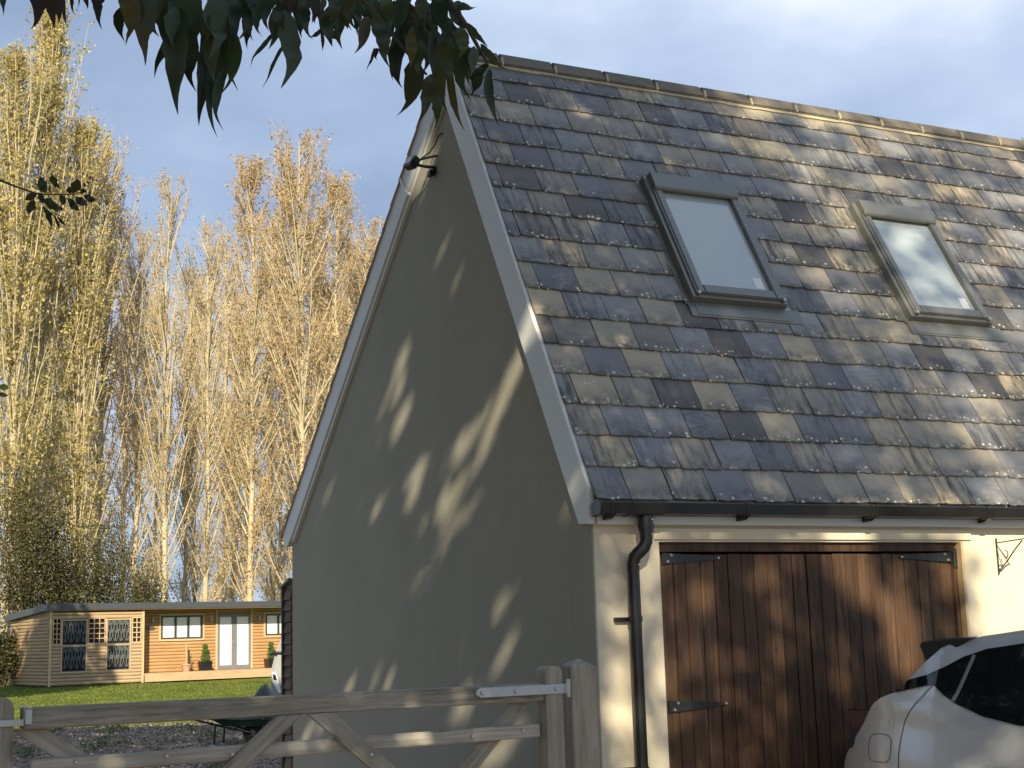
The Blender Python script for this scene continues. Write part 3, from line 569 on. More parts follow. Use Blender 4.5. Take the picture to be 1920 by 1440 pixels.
# local: x forward, y towards the far side (local +y = left of heading), z up
TOP = [(-.31, .70), (-.29, .80), (-.25, .86), (-.205, .90), (-.145, .962), (-.08, 1.035), (-.035, 1.092), (.01, 1.135), (.07, 1.165), (.16, 1.192), (.22, 1.235), (.27, 1.285), (.33, 1.345), (.42, 1.415), (.50, 1.448), (.62, 1.470), (.99, 1.515), (1.4, 1.535), (1.8, 1.525), (2.1, 1.48), (2.5, 1.30), (2.85, 1.10), (3.0, 1.03), (3.4, .97), (3.7, .88), (3.85, .76), (3.9, .62)]
tx = np.array([a for a, b in TOP]); tz = np.array([b for a, b in TOP])
xs = sorted(set([round(float(x), 4) for x in tx]+[round(x, 4) for x in np.linspace(-.31, 3.9, 75)]))
ztop = lambda x: float(np.interp(x, tx, tz))
def zbelt(x): return float(np.interp(x, [-.31, .2, .45, .6, .9, 2.6, 3.9], [1.25, 1.2, 1.20, 1.10, 1.045, 1.02, 1.0]))
def yin(x, z):
    y = 0.03*((z-0.72)/0.5)**2 if z < 1.2 else 0.03*(0.48/.5)**2
    sh = float(np.interp(x, [-.31, .5, 3, 3.9], [.98, .97, .95, .8]))
    zb = zbelt(x)
    if z > zb-.04: y += (z-zb+.04)*0.42
    # crease along the side
    y += 0.012*math.exp(-((z-(1.03-0.09*x))/.08)**2)
    if x < .55: y += 0.42*(1-math.sqrt(max(0, 1-((.55-x)/1.02)**2)))
    if x > 3.1: y += 0.5*(1-math.sqrt(max(0, 1-((x-3.1)/1.0)**2)))
    return y
CWD = 1.78
def car_side():
    V = []; F = []; ns = 22; nc = 12
    for x in xs:
        zt_ = ztop(x); z0 = 0.24
        col = []
        for k_ in range(ns+1):
            z = z0+(zt_-z0)*(1-(1-k_/ns)**1.25); col.append((x, yin(x, min(z, zt_)), z))
        ye = col[-1][1]; 
        for k_ in range(1, nc+1):
            f = k_/nc; y = ye+(CWD/2-ye)*f; col.append((x, y, zt_+0.055*math.sin(f*math.pi/2)*(1 if x > .3 else .6)))
        V.append(col)
    n = len(V[0]); full = []
    for col in V: full += col+[(x, CWD-y, z) for x, y, z in reversed(col[:-1])]
    m = 2*n-1
    F = [(i*m+j, i*m+j+1, (i+1)*m+j+1, (i+1)*m+j) for i in range(len(xs)-1) for j in range(m-1)]
    F += [tuple(range(m)), tuple((len(xs)-1)*m+j for j in range(m))]+[(i*m, (i+1)*m, (i+1)*m+m-1, i*m+m-1) for i in range(len(xs)-1)]
    return full, F
V, F = car_side(); MB().add(V, F).build('body', M['paint'], car, smooth=True)
def yglass(x, z):
    y = .028+(z-1.02)*.42
    if x < .55: y += 0.42*(1-math.sqrt(max(0, 1-((.55-x)/1.02)**2)))
    return min(y, yin(x, z))
def panel(poly, name, mat, parent, off, thick=.004, far=False, sub=0.05):
    bm = bmesh.new(); vs = [bm.verts.new((x, 0, z)) for x, z in poly]; bm.faces.new(vs); bmesh.ops.triangulate(bm, faces=bm.faces)
    for _ in range(3):
        es = [e for e in bm.edges if e.calc_length() > sub]
        if not es: break
        bmesh.ops.subdivide_edges(bm, edges=es, cuts=1); bmesh.ops.triangulate(bm, faces=bm.faces)
    for v in bm.verts:
        y = yglass(v.co.x, v.co.z)-off; v.co.y = CWD-y if far else y
    me = bpy.data.meshes.new(name); bm.to_mesh(me); bm.free(); me.materials.append(mat)
    me.polygons.foreach_set('use_smooth', [True]*len(me.polygons)); return link(name, me, parent)
sg_poly = [(.165, 1.192), (.245, 1.258), (.36, 1.283), (.46, 1.322), (.55, 1.372), (.66, 1.408), (.85, 1.432), (1.2, 1.455), (1.6, 1.45), (2.05, 1.385), (2.4, 1.2), (2.55, 1.055), (1.8, 1.03), (1.3, 1.03), (.90, 1.047), (.70, 1.085), (.56, 1.138), (.48, 1.185), (.41, 1.238), (.30, 1.218)]
sd = panel(sg_poly, 'side_window', M['carglass'], car, .007); panel(sg_poly, 'side_window', M['carglass'], car, .007, far=True)
def sline(pts, r, name, mat, parent):
    P = []
    for (a, b), (c_, d) in zip(pts[:-1], pts[1:]):
        for k_ in range(6): f = k_/6; x, z = a+(c_-a)*f, b+(d-b)*f; P.append((x, yin(x, z)-.001-r*.4, z))
    x, z = pts[-1]; P.append((x, yin(x, z)-.001-r*.4, z)); return MB().tube(P, r, 6).build(name, mat, parent, smooth=True)
sline([(.53, 1.155), (.545, 1.19), (.60, 1.378)], .010, 'window_divider', M['greyframe'], sd)
sline([(1.45, 1.04), (1.50, 1.45)], .03, 'window_divider', M['black'], sd)
sline([(.41, 1.236), (.34, 1.165), (.275, 1.105), (.232, 1.05), (.205, .98), (.185, .88), (.178, .80), (.20, .55), (.32, .38), (1.4, .34), (1.43, 1.03)], .0022, 'door_gap', M['seam'], car)
fp = []; cx, cz = .045, .905
for k_ in range(25):
    a = 2*math.pi*k_/24; ex = .085*math.copysign(abs(math.cos(a))**.55, math.cos(a)); ez = .072*math.copysign(abs(math.sin(a))**.55, math.sin(a)); fp.append((cx+ex+ez*.12, cz+ez))
sline(fp, .002, 'fuel_flap_gap', M['seam'], car)
# spoiler, rear glass, lamps
MB().prism([(.275, 1.432), (.295, 1.450), (.50, 1.470), (.60, 1.466), (.52, 1.425), (.40, 1.33), (.33, 1.30), (.292, 1.392)], 'y', .150, CWD-.150).build('spoiler', M['black'], car, bevel=.008)
mb = MB(); 
RW = [(.145, 1.187), (.22, 1.238), (.27, 1.308), (.34, 1.41)]
for (a, b), (c_, d) in zip(RW[:-1], RW[1:]):
    mb.add([(a-.012, .26, b+.004), (a-.018, CWD/2, b+.05), (a-.012, CWD-.26, b+.004), (c_-.012, .30, d+.004), (c_-.018, CWD/2, d+.05), (c_-.012, CWD-.30, d+.004)], [(0, 1, 4, 3), (1, 2, 5, 4)])
mb.build('rear_window', M['carglass'], car, smooth=True)
for far in (0, 1):
    lz = [(-.215, 1.098), (.02, 1.098), (-.06, 1.03), (-.12, .95), (-.20, .89), (-.235, .895), (-.19, .98)]
    bm_ = MB(); ya, yb = .135, .50
    bm_.prism(lz, 'y', ya if not far else CWD-yb, yb if not far else CWD-ya); lo_ = bm_.build('tail_lamp', M['lamp'], car, bevel=.01); MB().prism([(-.20, .888), (-.125, .948), (-.09, 1.0), (-.16, 1.0), (-.225, .91)], 'y', (ya if not far else CWD-yb)-.006, (yb if not far else CWD-ya)+.006).build('lamp_surround', M['black'], lo_)
MB().prism([(-.335, .34), (-.325, .62), (-.28, .66), (-.2, .36)], 'y', .2, CWD-.2).build('bumper', M['black'], car, bevel=.01)
for x in (.42, 3.02):
    for side in (0, 1):
        y = .10 if not side else CWD-.10; w_ = MB(); n = 28
        w_.tube([(x, y-.09, .325), (x, y-.10, .325), (x, y+.09, .325), (x, y+.10, .325)], [.29, .325, .325, .29], n)
        wo = w_.build('wheel', M['tyre'], car, smooth=True); yy = y-.104 if not side else y+.104
        r_ = MB(); r_.tube([(x, yy, .325), (x, yy+(.01 if not side else -.01), .325)], [.215, .23], 24); r_.build('rim', M['rim'], wo)
for side in (0, 1):
    ys = -.12 if not side else CWD+.02; MB().box(2.15, 2.27, ys, ys+.16, .98, 1.09).build('door_mirror', M['paint'], car, bevel=.02)
    MB().box(3.68, 3.83, .28 if not side else CWD-.62, .62 if not side else CWD-.28, .70, .84).build('headlight', M['glass'], car, bevel=.02)

# ------------------------------------------------------------------ grey van, wheelbarrow
van = thing('parked_van', 'grey vehicle almost hidden behind the brown timber store', 'van', (-4.66, 27.0, gz(-4.6, 27)), R(4))
MB().prism([(.03, .35), (0, .60), (.0, 1.02), (.07, 1.30), (.27, 1.86), (.45, 1.95), (3.4, 1.97), (4.1, 1.2), (4.9, 1.0), (5.0, .4)], 'y', 0, 1.85).build('body', M['greypaint'], van, bevel=.05, seg=3, smooth=True)
MB().prism([(.08, 1.30), (.25, 1.80), (.243, 1.81), (.07, 1.305)], 'y', .15, 1.70).build('rear_window', M['carglass'], van)
MB().prism([(.55, 1.15), (.62, 1.75), (3.2, 1.78), (3.9, 1.2)], 'y', -.004, .0).build('side_window', M['carglass'], van)
lm = MB().prism([(.03, .82), (.02, 1.0), (.10, .98), (.19, .62), (.15, .60)], 'y', -.02, .02).build('tail_lamp', M['white'], van); MB().prism([(.045, .86), (.04, .96), (.09, .94), (.115, .84)], 'y', -.03, -.021).build('lens', M['dark'], lm)
MB().tube([(-.02, .05, 1.32), (.10, .0, 1.34), (.3, -.02, 1.34)], .03, 8).build('wiper', M['black'], van)
for x in (.85, 3.9):
    w_ = MB(); w_.tube([(x, -.01, .33), (x, .2, .33)], .33, 20); w_.build('wheel', M['tyre'], van)
bz0 = gz(-4.4, 23)
bar = thing('wheelbarrow', 'green wheelbarrow heaped under a dark sheet at the edge of the gravel', 'wheelbarrow', (-4.85, 23, bz0+0.10), R(-6))
MB().add([(.0, -.30, .30), (1.0, -.33, .30), (1.0, .33, .30), (.0, .30, .30), (.22, -.2, .06+.12), (.85, -.2, .06+.10), (.85, .2, .06+.10), (.22, .2, .06+.12)], [(0, 1, 5, 4), (1, 2, 6, 5), (2, 3, 7, 6), (3, 0, 4, 7), (4, 5, 6, 7), (3, 2, 1, 0)]).build('tray', M['barrow'], bar)
V = []; F = []; nx, ny = 14, 9
for j in range(ny):
    for i in range(nx):
        f, h = i/(nx-1), j/(ny-1); x = .1+.95*f; y = -.33+.66*h
        top_ = float(np.interp(x, [.1, .35, .45, .80, .86, 1.05], [.29, .31, .42, .83, .80, .30])); z = .28+(top_-.28)*(math.sin(math.pi*h)**.5)+.03*mnoise.noise(Vector((x*6, y*6, 1))); V.append((x, y, z))
F = [(j*nx+i, j*nx+i+1, (j+1)*nx+i+1, (j+1)*nx+i) for j in range(ny-1) for i in range(nx-1)]
MB().add(V, F).build('cover', M['tarp'], bar, smooth=True)
w_ = MB(); w_.tube([(.62, -.045, .06), (.62, -.03, .06), (.62, .03, .06), (.62, .045, .06)], [.12, .165, .165, .12], 22); wh = w_.build('wheel', M['tyre'], bar, smooth=True); MB().tube([(.62, -.05, .06), (.62, .05, .06)], .05, 12).build('hub', M['greyframe'], wh)
for s in (-1, 1):
    MB().tube([(-.42, .28*s, .34), (.1, .24*s, .20), (.62, .09*s, .06)], .018, 8).build('handle', M['black'], bar, smooth=True); MB().tube([(.08, .24*s, .22), (.06, .24*s, -.10)], .016, 8).build('leg', M['black'], bar)

# ------------------------------------------------------------------ garden room
GRA = Vector((-16.98, 52.0, 0.12)); ga = R(35.04); grm = thing('garden_room', 'long timber-clad garden room with dark flat roof behind the lawn', 'garden building', GRA, ga)
# local: x along front to the right, y backwards, z up
def clad(name, x0, x1, z0, z1, y, mat, holes=(), pitch=.125, side=False, parent=grm):
    mb = MB(); n = int(round((z1-z0)/pitch)); p = (z1-z0)/n
    for i in range(n):
        a, b = z0+p*i, z0+p*(i+1); segs = [(x0, x1)]
        for hx0, hx1, hz0, hz1 in holes:
            if hz0 < (a+b)/2 < hz1: segs = [s for q in segs for s in ((q[0], min(q[1], hx0)), (max(q[0], hx1), q[1])) if s[1]-s[0] > .02]
        pr = [(y, a+.006), (y-.014, a+.016), (y-.026, a+p*.4), (y-.026, a+p*.65), (y-.016, b-.010), (y, b-.002), (y+.05, b-.002), (y+.05, a+.006)]
        for s0, s1 in segs:
            if side: mb.prism([(q[0], q[1]) for q in pr], 'x', s0, s1)
            else: mb.prism(pr, 'x', s0, s1)
    return mb
zb_, zt_ = 0.10, 2.72
holes = [(.10, .42, 1.55, 2.52), (.44, 1.36, .56, 2.44), (1.40, 2.05, 1.55, 2.50), (2.10, 3.0, .56, 2.44), (3.05, 3.44, 1.55, 2.50)]
o = clad('c', 0.06, 3.46, zb_, zt_, 0, M['clad2'], holes).build('front_cladding', M['clad2'], grm); o['kind'] = 'stuff'
MB().box(.05, 3.45, .06, .10, zb_, zt_).build('inner_wall', M['dark'], grm)
o = clad('c', 0.0, 4.8, zb_, 2.55, 0, M['clad2']).build('side_cladding', M['clad2'], grm, (0.0, 4.85, 0), (0, 0, -math.pi/2)); o['kind'] = 'stuff'
MB().prism([(.0, zb_), (4.8, zb_), (4.8, 2.55), (0, 2.78)], 'x', .05, .12).build('side_wall', M['clad2'], grm, (0, .05, 0))
WY = 0.82
wholes = [(4.42, 6.26, 1.58, 2.62), (6.72, 8.30, .3, 2.72), (8.78, 10.6, 1.62, 2.62)]
o = clad('c', 3.5, 13.2, .42, 2.80, WY, M['clad'], wholes).build('main_cladding', M['clad'], grm); o['kind'] = 'stuff'
MB().box(3.4, 13.2, WY+.052, WY+.15, .1, 2.8).build('main_wall', M['clad'], grm)
MB().box(3.40, 3.45, .05, WY, .1, 2.8).build('return_wall', M['clad2'], grm)
for x, y, w_ in ((.0, -.035, .07), (3.455, -.035, .075)): MB().box(x, x+w_, y, y+.07, zb_-.02, zt_+.02).build('corner_post', M['trim'], grm)
# roof: fascia
rf = MB(); rf.box(-.14, 13.3, -.16, 5.2, 2.90, 3.02); rf = MB().prism([(-.18, 2.80), (-.18, 3.03), (5.3, 2.76), (5.3, 2.52)], 'x', -.16, 13.4).build('roof', M['roofdark'], grm)
MB().box(-.15, 13.3, -.15, WY+.1, 2.775, 2.795).build('soffit', M['clad'], grm)
MB().prism([(-.1, .30), (WY, .30), (WY, .42), (-.1, .42)], 'x', 3.54, 13.2).build('deck', M['clad2'], grm); MB().box(3.54, 13.2, -.13, -.102, .10, .405).build('deck_skirt', M['clad2'], grm)
MB().box(0.05, 13.2, .03, 4.8, -.06, .09).build('plinth', M['dark'], grm)
# lattice openings
def lattice(x0, x1, z0, z1, nx, nz):
    la = MB(); b = .028
    for i in range(nx+1): xx = x0+(x1-x0)*i/nx; la.box(xx-b/2, xx+b/2, -.03, .0, z0-b/2, z1+b/2)
    for j in range(nz+1):
        zz = z0+(z1-z0)*j/nz; la.box(x0-b/2, x1+b/2, -.034, -.031, zz-b/2, zz+b/2)
    la.build('lattice', M['trim'], grm)
lattice(.13, .40, 1.57, 2.50, 2, 5); lattice(1.43, 2.03, 1.57, 2.48, 3, 5); lattice(3.08, 3.41, 1.57, 2.48, 2, 5)
# leaf-cut screens
for x0, x1 in ((.46, 1.34), (2.12, 2.98)):
    for z0, z1 in ((.58, 1.48), (1.53, 2.42)):
        sc_ = MB(); b = .03
        for a in ((x0, x1, z0, z0+b), (x0, x1, z1-b, z1), (x0, x0+b, z0+b, z1-b), (x1-b, x1, z0+b, z1-b)): sc_.box(a[0], a[1], -.02, -.008, a[2], a[3])
        nb = 8
        for i in range(nb):
            for r_ in range(3):
                cx = x0+(x1-x0)*(i+.5+(.5 if r_ % 2 else 0)*.8)/nb; c2 = z0+(z1-z0)*(.12+.33*r_); ln = (z1-z0)*.5
                for s in (-1, 1):
                    pp = [(min(max(cx+s*.045*math.sin(math.pi*f)+.06*(f-.5)*(1 if i % 2 else -1), x0+.01), x1-.01), -.014, min(c2+ln*f, z1-.01)) for f in np.linspace(0, 1, 6)]
                    sc_.tube(pp, .011, 4)
        sc_.build('screen', M['screen'], grm)
        fr = MB(); b = .035
        for a in ((x0-b, x1+b, z0-b, z0), (x0-b, x1+b, z1, z1+b), (x0-b, x0, z0, z1), (x1, x1+b, z0, z1)): fr.box(a[0], a[1], -.036, .0, a[2], a[3])
        fr.build('screen_frame', M['trim'], grm)
def window(x0, x1, z0, z1, panes, mat):
    w_ = MB(); b = .07
    for a in ((x0, x1, z0, z0+b), (x0, x1, z1-b, z1), (x0, x0+b, z0+b, z1-b), (x1-b, x1, z0+b, z1-b)): w_.box(a[0], a[1], WY-.045, WY+.04, a[2], a[3])
    es = [x0+b+(x1-x0-2*b)*i/panes for i in range(panes+1)]
    for xx in es[1:-1]: w_.box(xx-.045, xx+.045, WY-.045, WY+.04, z0+b, z1-b)
    wo = w_.build('window', mat, grm)
    for i in range(panes): MB().box(es[i]+.02, es[i+1]-.02, WY-.012, WY-.004, z0+b, z1-b).build('pane', M['frost'], wo)
    tr = MB(); b = .07
    for a in ((x0-b, x1+b, z0-b, z0), (x0-b, x1+b, z1, z1+b), (x0-b, x0, z0, z1), (x1, x1+b, z0, z1)): tr.box(a[0], a[1], WY-.05, WY+.02, a[2], a[3])
    tr.build('trim', M['trim'], wo)
window(4.49, 6.19, 1.65, 2.55, 3, M['anthra']); window(8.85, 10.5, 1.69, 2.55, 3, M['anthra'])
dr = MB(); x0, x1, z0, z1 = 6.80, 8.22, .43, 2.56; b = .10
for a in ((x0, x1, z0, z0+.16), (x0, x1, z1-.10, z1), (x0, x0+b, z0+.16, z1-.1), (x1-b, x1, z0+.16, z1-.1), ((x0+x1)/2-.11, (x0+x1)/2+.11, z0+.16, z1-.1)): dr.box(a[0], a[1], WY-.05, WY+.04, a[2], a[3])
dr = dr.build('french_doors', M['greyframe'], grm)
for a, b_ in ((x0+.1, (x0+x1)/2-.11), ((x0+x1)/2+.11, x1-.1)): MB().box(a, b_, WY-.018, WY-.008, z0+.16, z1-.1).build('pane', M['frost'], dr)
for s in (-1, 1): MB().box((x0+x1)/2+s*.06-.02, (x0+x1)/2+s*.06+.02, WY-.09, WY-.051, 1.38, 1.56).build('handle', M['galv'], dr)
for xx in (x0-.07, x1): MB().box(xx, xx+.07, WY-.055, WY+.02, .43, 2.79).build('door_trim', M['trim'], grm)
for xx in (4.14, 6.53, 8.57): MB().tube([(xx, WY-.09, 2.30), (xx, WY-.09, 2.50)], .035, 10).build('wall_lamp', M['galv'], grm)
sg = MB(); sg.prism([(4.10+.17*math.cos(2*math.pi*k_/16), 2.08+.07*math.sin(2*math.pi*k_/16)) for k_ in range(16)], 'y', WY-.05, WY-.028); sg.build('oval_plaque', M['roofdark'], grm)
GRM = Matrix.Translation(GRA) @ Matrix.Rotation(ga, 4, 'Z')
for lab, xx in (('clipped three-ball topiary in a black planter between garden room window and double doors', 6.16), ('clipped three-ball topiary in a black planter under the second garden room window', 8.94)):
    P = GRM @ Vector((xx, .45, .42)); tp = thing('topiary', lab, 'potted plant', P, ga, 'topiary by the garden room door')
    MB().add([(-.19, -.19, 0), (.19, -.19, 0), (.19, .19, 0), (-.19, .19, 0), (-.22, -.22, .36), (.22, -.22, .36), (.22, .22, .36), (-.22, .22, .36)], [(3, 2, 1, 0), (4, 5, 6, 7), (0, 1, 5, 4), (1, 2, 6, 5), (2, 3, 7, 6), (3, 0, 4, 7)]).build('planter', M['black'], tp, bevel=.01)
    MB().tube([(0, 0, .36), (0, 0, .95)], .015, 6).build('stem', M['barkd'], tp)
    for z, r_ in ((.50, .17), (.73, .13), (.91, .10)):
        d = RNG.normal(size=(420, 3)); d /= np.linalg.norm(d, axis=1)[:, None]; Pq = d*(r_*RNG.uniform(.75, 1.05, (420, 1)))+np.array([0, 0, z]); np_mesh('foliage_ball', *leaf_quads(Pq, .05, RNG), M['box_leaf'], tp)
P = GRM @ Vector((5.40, .45, .42)); pt_ = thing('terracotta_pot', 'terracotta pot holding a bare upright post on the garden room deck', 'pot', P, ga)
pz = MB(); pz.tube([(0, 0, 0), (0, 0, .22), (0, 0, .23), (0, 0, .28)], [.13, .19, .215, .215], 16); pz.build('pot', M['terra'], pt_, smooth=True)
MB().tube([(0, 0, .25), (.01, 0, .6), (-.01, 0, 1.02)], [.06, .055, .05], 8).build('post', M['clad2'], pt_, smooth=True)
Pq = RNG.normal(size=(60, 3))*np.array([.05, .05, .14])+np.array([.1, 0, .42]); np_mesh('leaves', *leaf_quads(Pq, .08, RNG), M['weed'], pt_)

# ------------------------------------------------------------------ grass, pebbles, weeds
n = 60000; x = RNG.uniform(-24, -3.0, n); y = RNG.uniform(28, 54, n); keep = (np.abs(x)/y < .40) & (y > np.array([lawn_edge(a)-.1 for a in x])); x, y = x[keep], y[keep]; n = len(x)
zz = np.array([gz(a, b) for a, b in zip(x, y)])+.01; hgt = RNG.uniform(.02, .055, n); ang = RNG.uniform(0, 6.28, n); wd = RNG.uniform(.012, .03, n)
B = np.stack([x, y, zz], 1); dv = np.stack([np.cos(ang), np.sin(ang), 0*ang], 1)*wd[:, None]; tp_ = B+np.stack([RNG.normal(0, .02, n), RNG.normal(0, .02, n), hgt], 1)
o = np_mesh('lawn_grass', np.stack([B-dv, B+dv, tp_], 1).reshape(-1, 3), np.arange(3*n).reshape(n, 3), M['grass']); tag(o, 'short green mown grass between gravel drive and garden room', 'grass'); o['kind'] = 'stuff'
n = 9000; x = RNG.uniform(-9.8, -1.5, n); y = RNG.uniform(17, 30.3, n); keep = (np.abs(x)/y < .42); x, y = x[keep], y[keep]; n = len(x)
oc_v = np.array([(1, 0, 0), (-1, 0, 0), (0, 1, 0), (0, -1, 0), (0, 0, .7), (0, 0, -.7)]); oc_f = np.array([(0, 2, 4), (2, 1, 4), (1, 3, 4), (3, 0, 4), (2, 0, 5), (1, 2, 5), (3, 1, 5), (0, 3, 5)])
sz = RNG.uniform(.012, .045, n)**1.0; sz[RNG.random(n) < .03] *= 1.9
rot = RNG.uniform(0, 6.28, n); Vp = oc_v[None]*RNG.uniform(.6, 1.3, (n, 6, 3))*sz[:, None, None]; c_, s_ = np.cos(rot)[:, None], np.sin(rot)[:, None]
Vp = np.stack([Vp[..., 0]*c_-Vp[..., 1]*s_, Vp[..., 0]*s_+Vp[..., 1]*c_, Vp[..., 2]], -1)+np.stack([x, y, np.array([gz(a, b) for a, b in zip(x, y)])+.005], 1)[:, None]
o = np_mesh('gravel_stones', Vp.reshape(-1, 3), (oc_f[None]+6*np.arange(n)[:, None, None]).reshape(-1, 3), M['pebble']); tag(o, 'brown gravel stones scattered over the drive behind the gate', 'gravel'); o['kind'] = 'stuff'
P = []
for k_ in range(70):
    cx, cy = RNG.uniform(-9, -2), RNG.uniform(18, 30); m_ = int(RNG.integers(20, 70)); P.append(np.stack([cx+RNG.normal(0, .12, m_), cy+RNG.normal(0, .12, m_), RNG.uniform(.0, .14, m_)], 1))
P = np.concatenate(P); o = np_mesh('drive_weeds', *leaf_quads(P, RNG.uniform(.04, .11, len(P)), RNG, .3), M['weed']); tag(o, 'low green weeds growing through the gravel drive', 'weeds'); o['kind'] = 'stuff'

# ------------------------------------------------------------------ poplars
def tubes_np(paths, sides):
    # paths: list of (pts (m,3), radii (m,)) with equal m
    P = np.array([p for p, r in paths]); Rr = np.array([r for p, r in paths]); n, m, _ = P.shape
    D = np.gradient(P, axis=1); D /= np.linalg.norm(D, axis=2)[..., None]+1e-9
    a = np.cross(D, np.array([.31, .95, .02])); a /= np.linalg.norm(a, axis=2)[..., None]+1e-9; b = np.cross(D, a)
    th_ = 2*np.pi*np.arange(sides)/sides
    V = P[:, :, None]+(a[:, :, None]*np.cos(th_)[None, None, :, None]+b[:, :, None]*np.sin(th_)[None, None, :, None])*Rr[:, :, None, None]
    idx = np.arange(n*m*sides).reshape(n, m, sides); q = np.stack([idx[:, :-1], np.roll(idx, -1, 2)[:, :-1], np.roll(idx, -1, 2)[:, 1:], idx[:, 1:]], -1).reshape(-1, 4)
    return V.reshape(-1, 3), q
def poplar_mesh(seed, H, width, lean_ang, nbr, ntw, nlf, leaf, base, curve=1.0, thick=.22):
    g = np.random.default_rng(seed); tm = 9; tz_ = np.linspace(0, 1, tm); wob = np.cumsum(g.normal(0, .07, (tm, 2)), 0)*H/25
    T = np.stack([wob[:, 0], wob[:, 1], tz_*H], 1); tr = thick*(1-tz_)**.85+.02
    trunk = [(T, tr)]; br_ = []; tw = []; tips = []
    for i in range(nbr):
        f = base+(1-base)*(g.random()**.85)*.97; o = np.array([np.interp(f, tz_, T[:, 0]), np.interp(f, tz_, T[:, 1]), f*H])
        az = g.uniform(0, 6.283); rel = (f-base)/(1-base)
        reach = width*(0.35+0.65*math.sin(math.pi*min(1, .12+.80*(1-rel)))**.8)*(1-rel*.45)*g.uniform(.5, 1.1); ang = R(g.normal(lean_ang, 5)); L = min(reach/max(.15, math.sin(ang)), (H-o[2])*.9+.6)
        d0 = np.array([math.cos(az)*math.sin(ang), math.sin(az)*math.sin(ang), math.cos(ang)]); s = np.linspace(0, 1, 5)
        p = o+d0*L*s[:, None]; p[:, :2] -= (d0[:2]*L*.16*curve)*(s**2)[:, None]; p[:, 2] += .07*L*curve*s**2; p += np.cumsum(g.normal(0, .018*L, (5, 3)), 0)*s[:, None]
        r0 = min(.048, .012+.0065*L)*g.uniform(.7, 1.1); br_.append((p, r0*(1-s)**.7+.006))
        for j in range(ntw):
            u = g.uniform(.18, 1.0); k_ = int(u*3.999); fr = u*4-k_; q = p[min(k_, 4)]*(1-fr)+p[min(k_+1, 4)]*fr
            dd = d0*.5+g.normal(0, .5, 3)+np.array([0, 0, .35]); dd /= np.linalg.norm(dd); l = g.uniform(.35, 1.0)*(.5+.16*L)*(1.1-.5*u); e_ = np.stack([q, q+dd*l*.5+g.normal(0, .03*l, 3), q+dd*l+np.array([0, 0, .12*l])])
            tw.append((e_, np.array([.010, .0075, .004]))); tips.append(e_)
    V1, F1 = tubes_np(trunk, 8); V2, F2 = tubes_np(br_, 5); V3, F3 = tubes_np(tw, 3)
    V = np.concatenate([V1, V2, V3]); F = np.concatenate([F1, F2+len(V1), F3+len(V1)+len(V2)])
    tips = np.array(tips); n = nlf; ii = g.integers(0, len(tips), n); u = g.random(n)**.7
    q = np.where((u < .5)[:, None], tips[ii, 0]*(1-2*u)[:, None]+tips[ii, 1]*(2*u)[:, None], tips[ii, 1]*(2-2*u)[:, None]+tips[ii, 2]*(2*u-1)[:, None])
    keepw = np.array([0.25+0.75*(mnoise.noise(Vector((a*.45+seed, b*.45, c*.45)))*.5+.5) for a, b, c in q]); sel = g.random(n) < np.clip(keepw*1.25-.1, 0, 1)
    q = q[sel]+g.normal(0, .10, (sel.sum(), 3)); LV, LF = leaf_quads(q, g.uniform(.6, 1.25, len(q))*leaf, g, .85)
    return (V, F), (LV, LF)
def mesh_np(name, V, F, mat):
    o = np_mesh(name, V, F, mat); me = o.data; bpy.data.objects.remove(o); return me
KIND = {}
def kind(key, mat, *a, **k):
    w_, l = poplar_mesh(*a, **k); KIND[key] = (mesh_np('trunk', *w_, M['bark']), mesh_np('crown', *l, M[mat]))
kind('lomA', 'lf_gold', 11, 30.0, 2.3, 13, 150, 22, 21000, .14, .05, thick=.20); kind('lomB', 'lf_gold', 12, 26.0, 2.6, 15, 140, 22, 20000, .14, .05, thick=.17)
kind('brA', 'lf_brown', 21, 26.0, 3.3, 27, 130, 22, 14000, .12, .10, thick=.16); kind('brB', 'lf_brown', 22, 26.0, 2.9, 25, 120, 20, 11000, .12, .12, thick=.16); kind('brC', 'lf_brown', 23, 25.0, 3.6, 29, 130, 22, 15000, .12, .09, thick=.16)
kind('pale', 'lf_pale', 31, 24.0, 2.4, 24, 90, 18, 3600, .11, .14, thick=.15); kind('paleB', 'lf_pale', 32, 24.0, 3.0, 27, 120, 20, 6500, .11, .08, thick=.15)
BASEH = {'lomA': 30., 'lomB': 26., 'brA': 26., 'brB': 26., 'brC': 25., 'pale': 24., 'paleB': 24.}
def tree(key, u, depth, vtop, label, group, wide=1.0, rz=None):
    b = atd(u, 1150, depth); H = atd(u, vtop, depth).z; s = H/BASEH[key]
    o = thing('poplar_tree', label, 'tree', (b.x, depth, 0.0), RNG.uniform(0, 6.28) if rz is None else rz, group); o.scale = (s*wide, s*wide, s)
    link('trunk', KIND[key][0], o); link('crown', KIND[key][1], o); return o
G1 = 'tall poplars behind the garden room'
tree('lomA', 62, 68, 22, 'tallest poplar, dense with yellow-green leaves, at the end of the row', G1, 1.0)
tree('lomB', 135, 70, 250, 'leafy yellow-green poplar beside the tallest poplar', G1)
tree('lomB', 8, 65, 120, 'yellow-green poplar crowding the outer side of the tallest poplar', G1)
tree('brB', 190, 75, 288, 'slim russet poplar next to the leafy yellow-green poplars', G1)
tree('pale', 306, 72, 345, 'thin almost bare pale poplar standing in a gap of sky', G1)
tree('paleB', 250, 79, 440, 'pale thinning poplar beside the almost bare poplar', G1)
tree('paleB', 385, 77, 425, 'short pale poplar between the bare poplar and the large russet one', G1)
tree('brA', 470, 75, 318, 'russet poplar leaning up to the largest russet poplar', G1)
tree('brC', 556, 72, 264, 'largest russet-leaved poplar of the group by the garage gable', G1)
tree('brA', 636, 76, 345, 'russet poplar closest to the garage gable', G1)
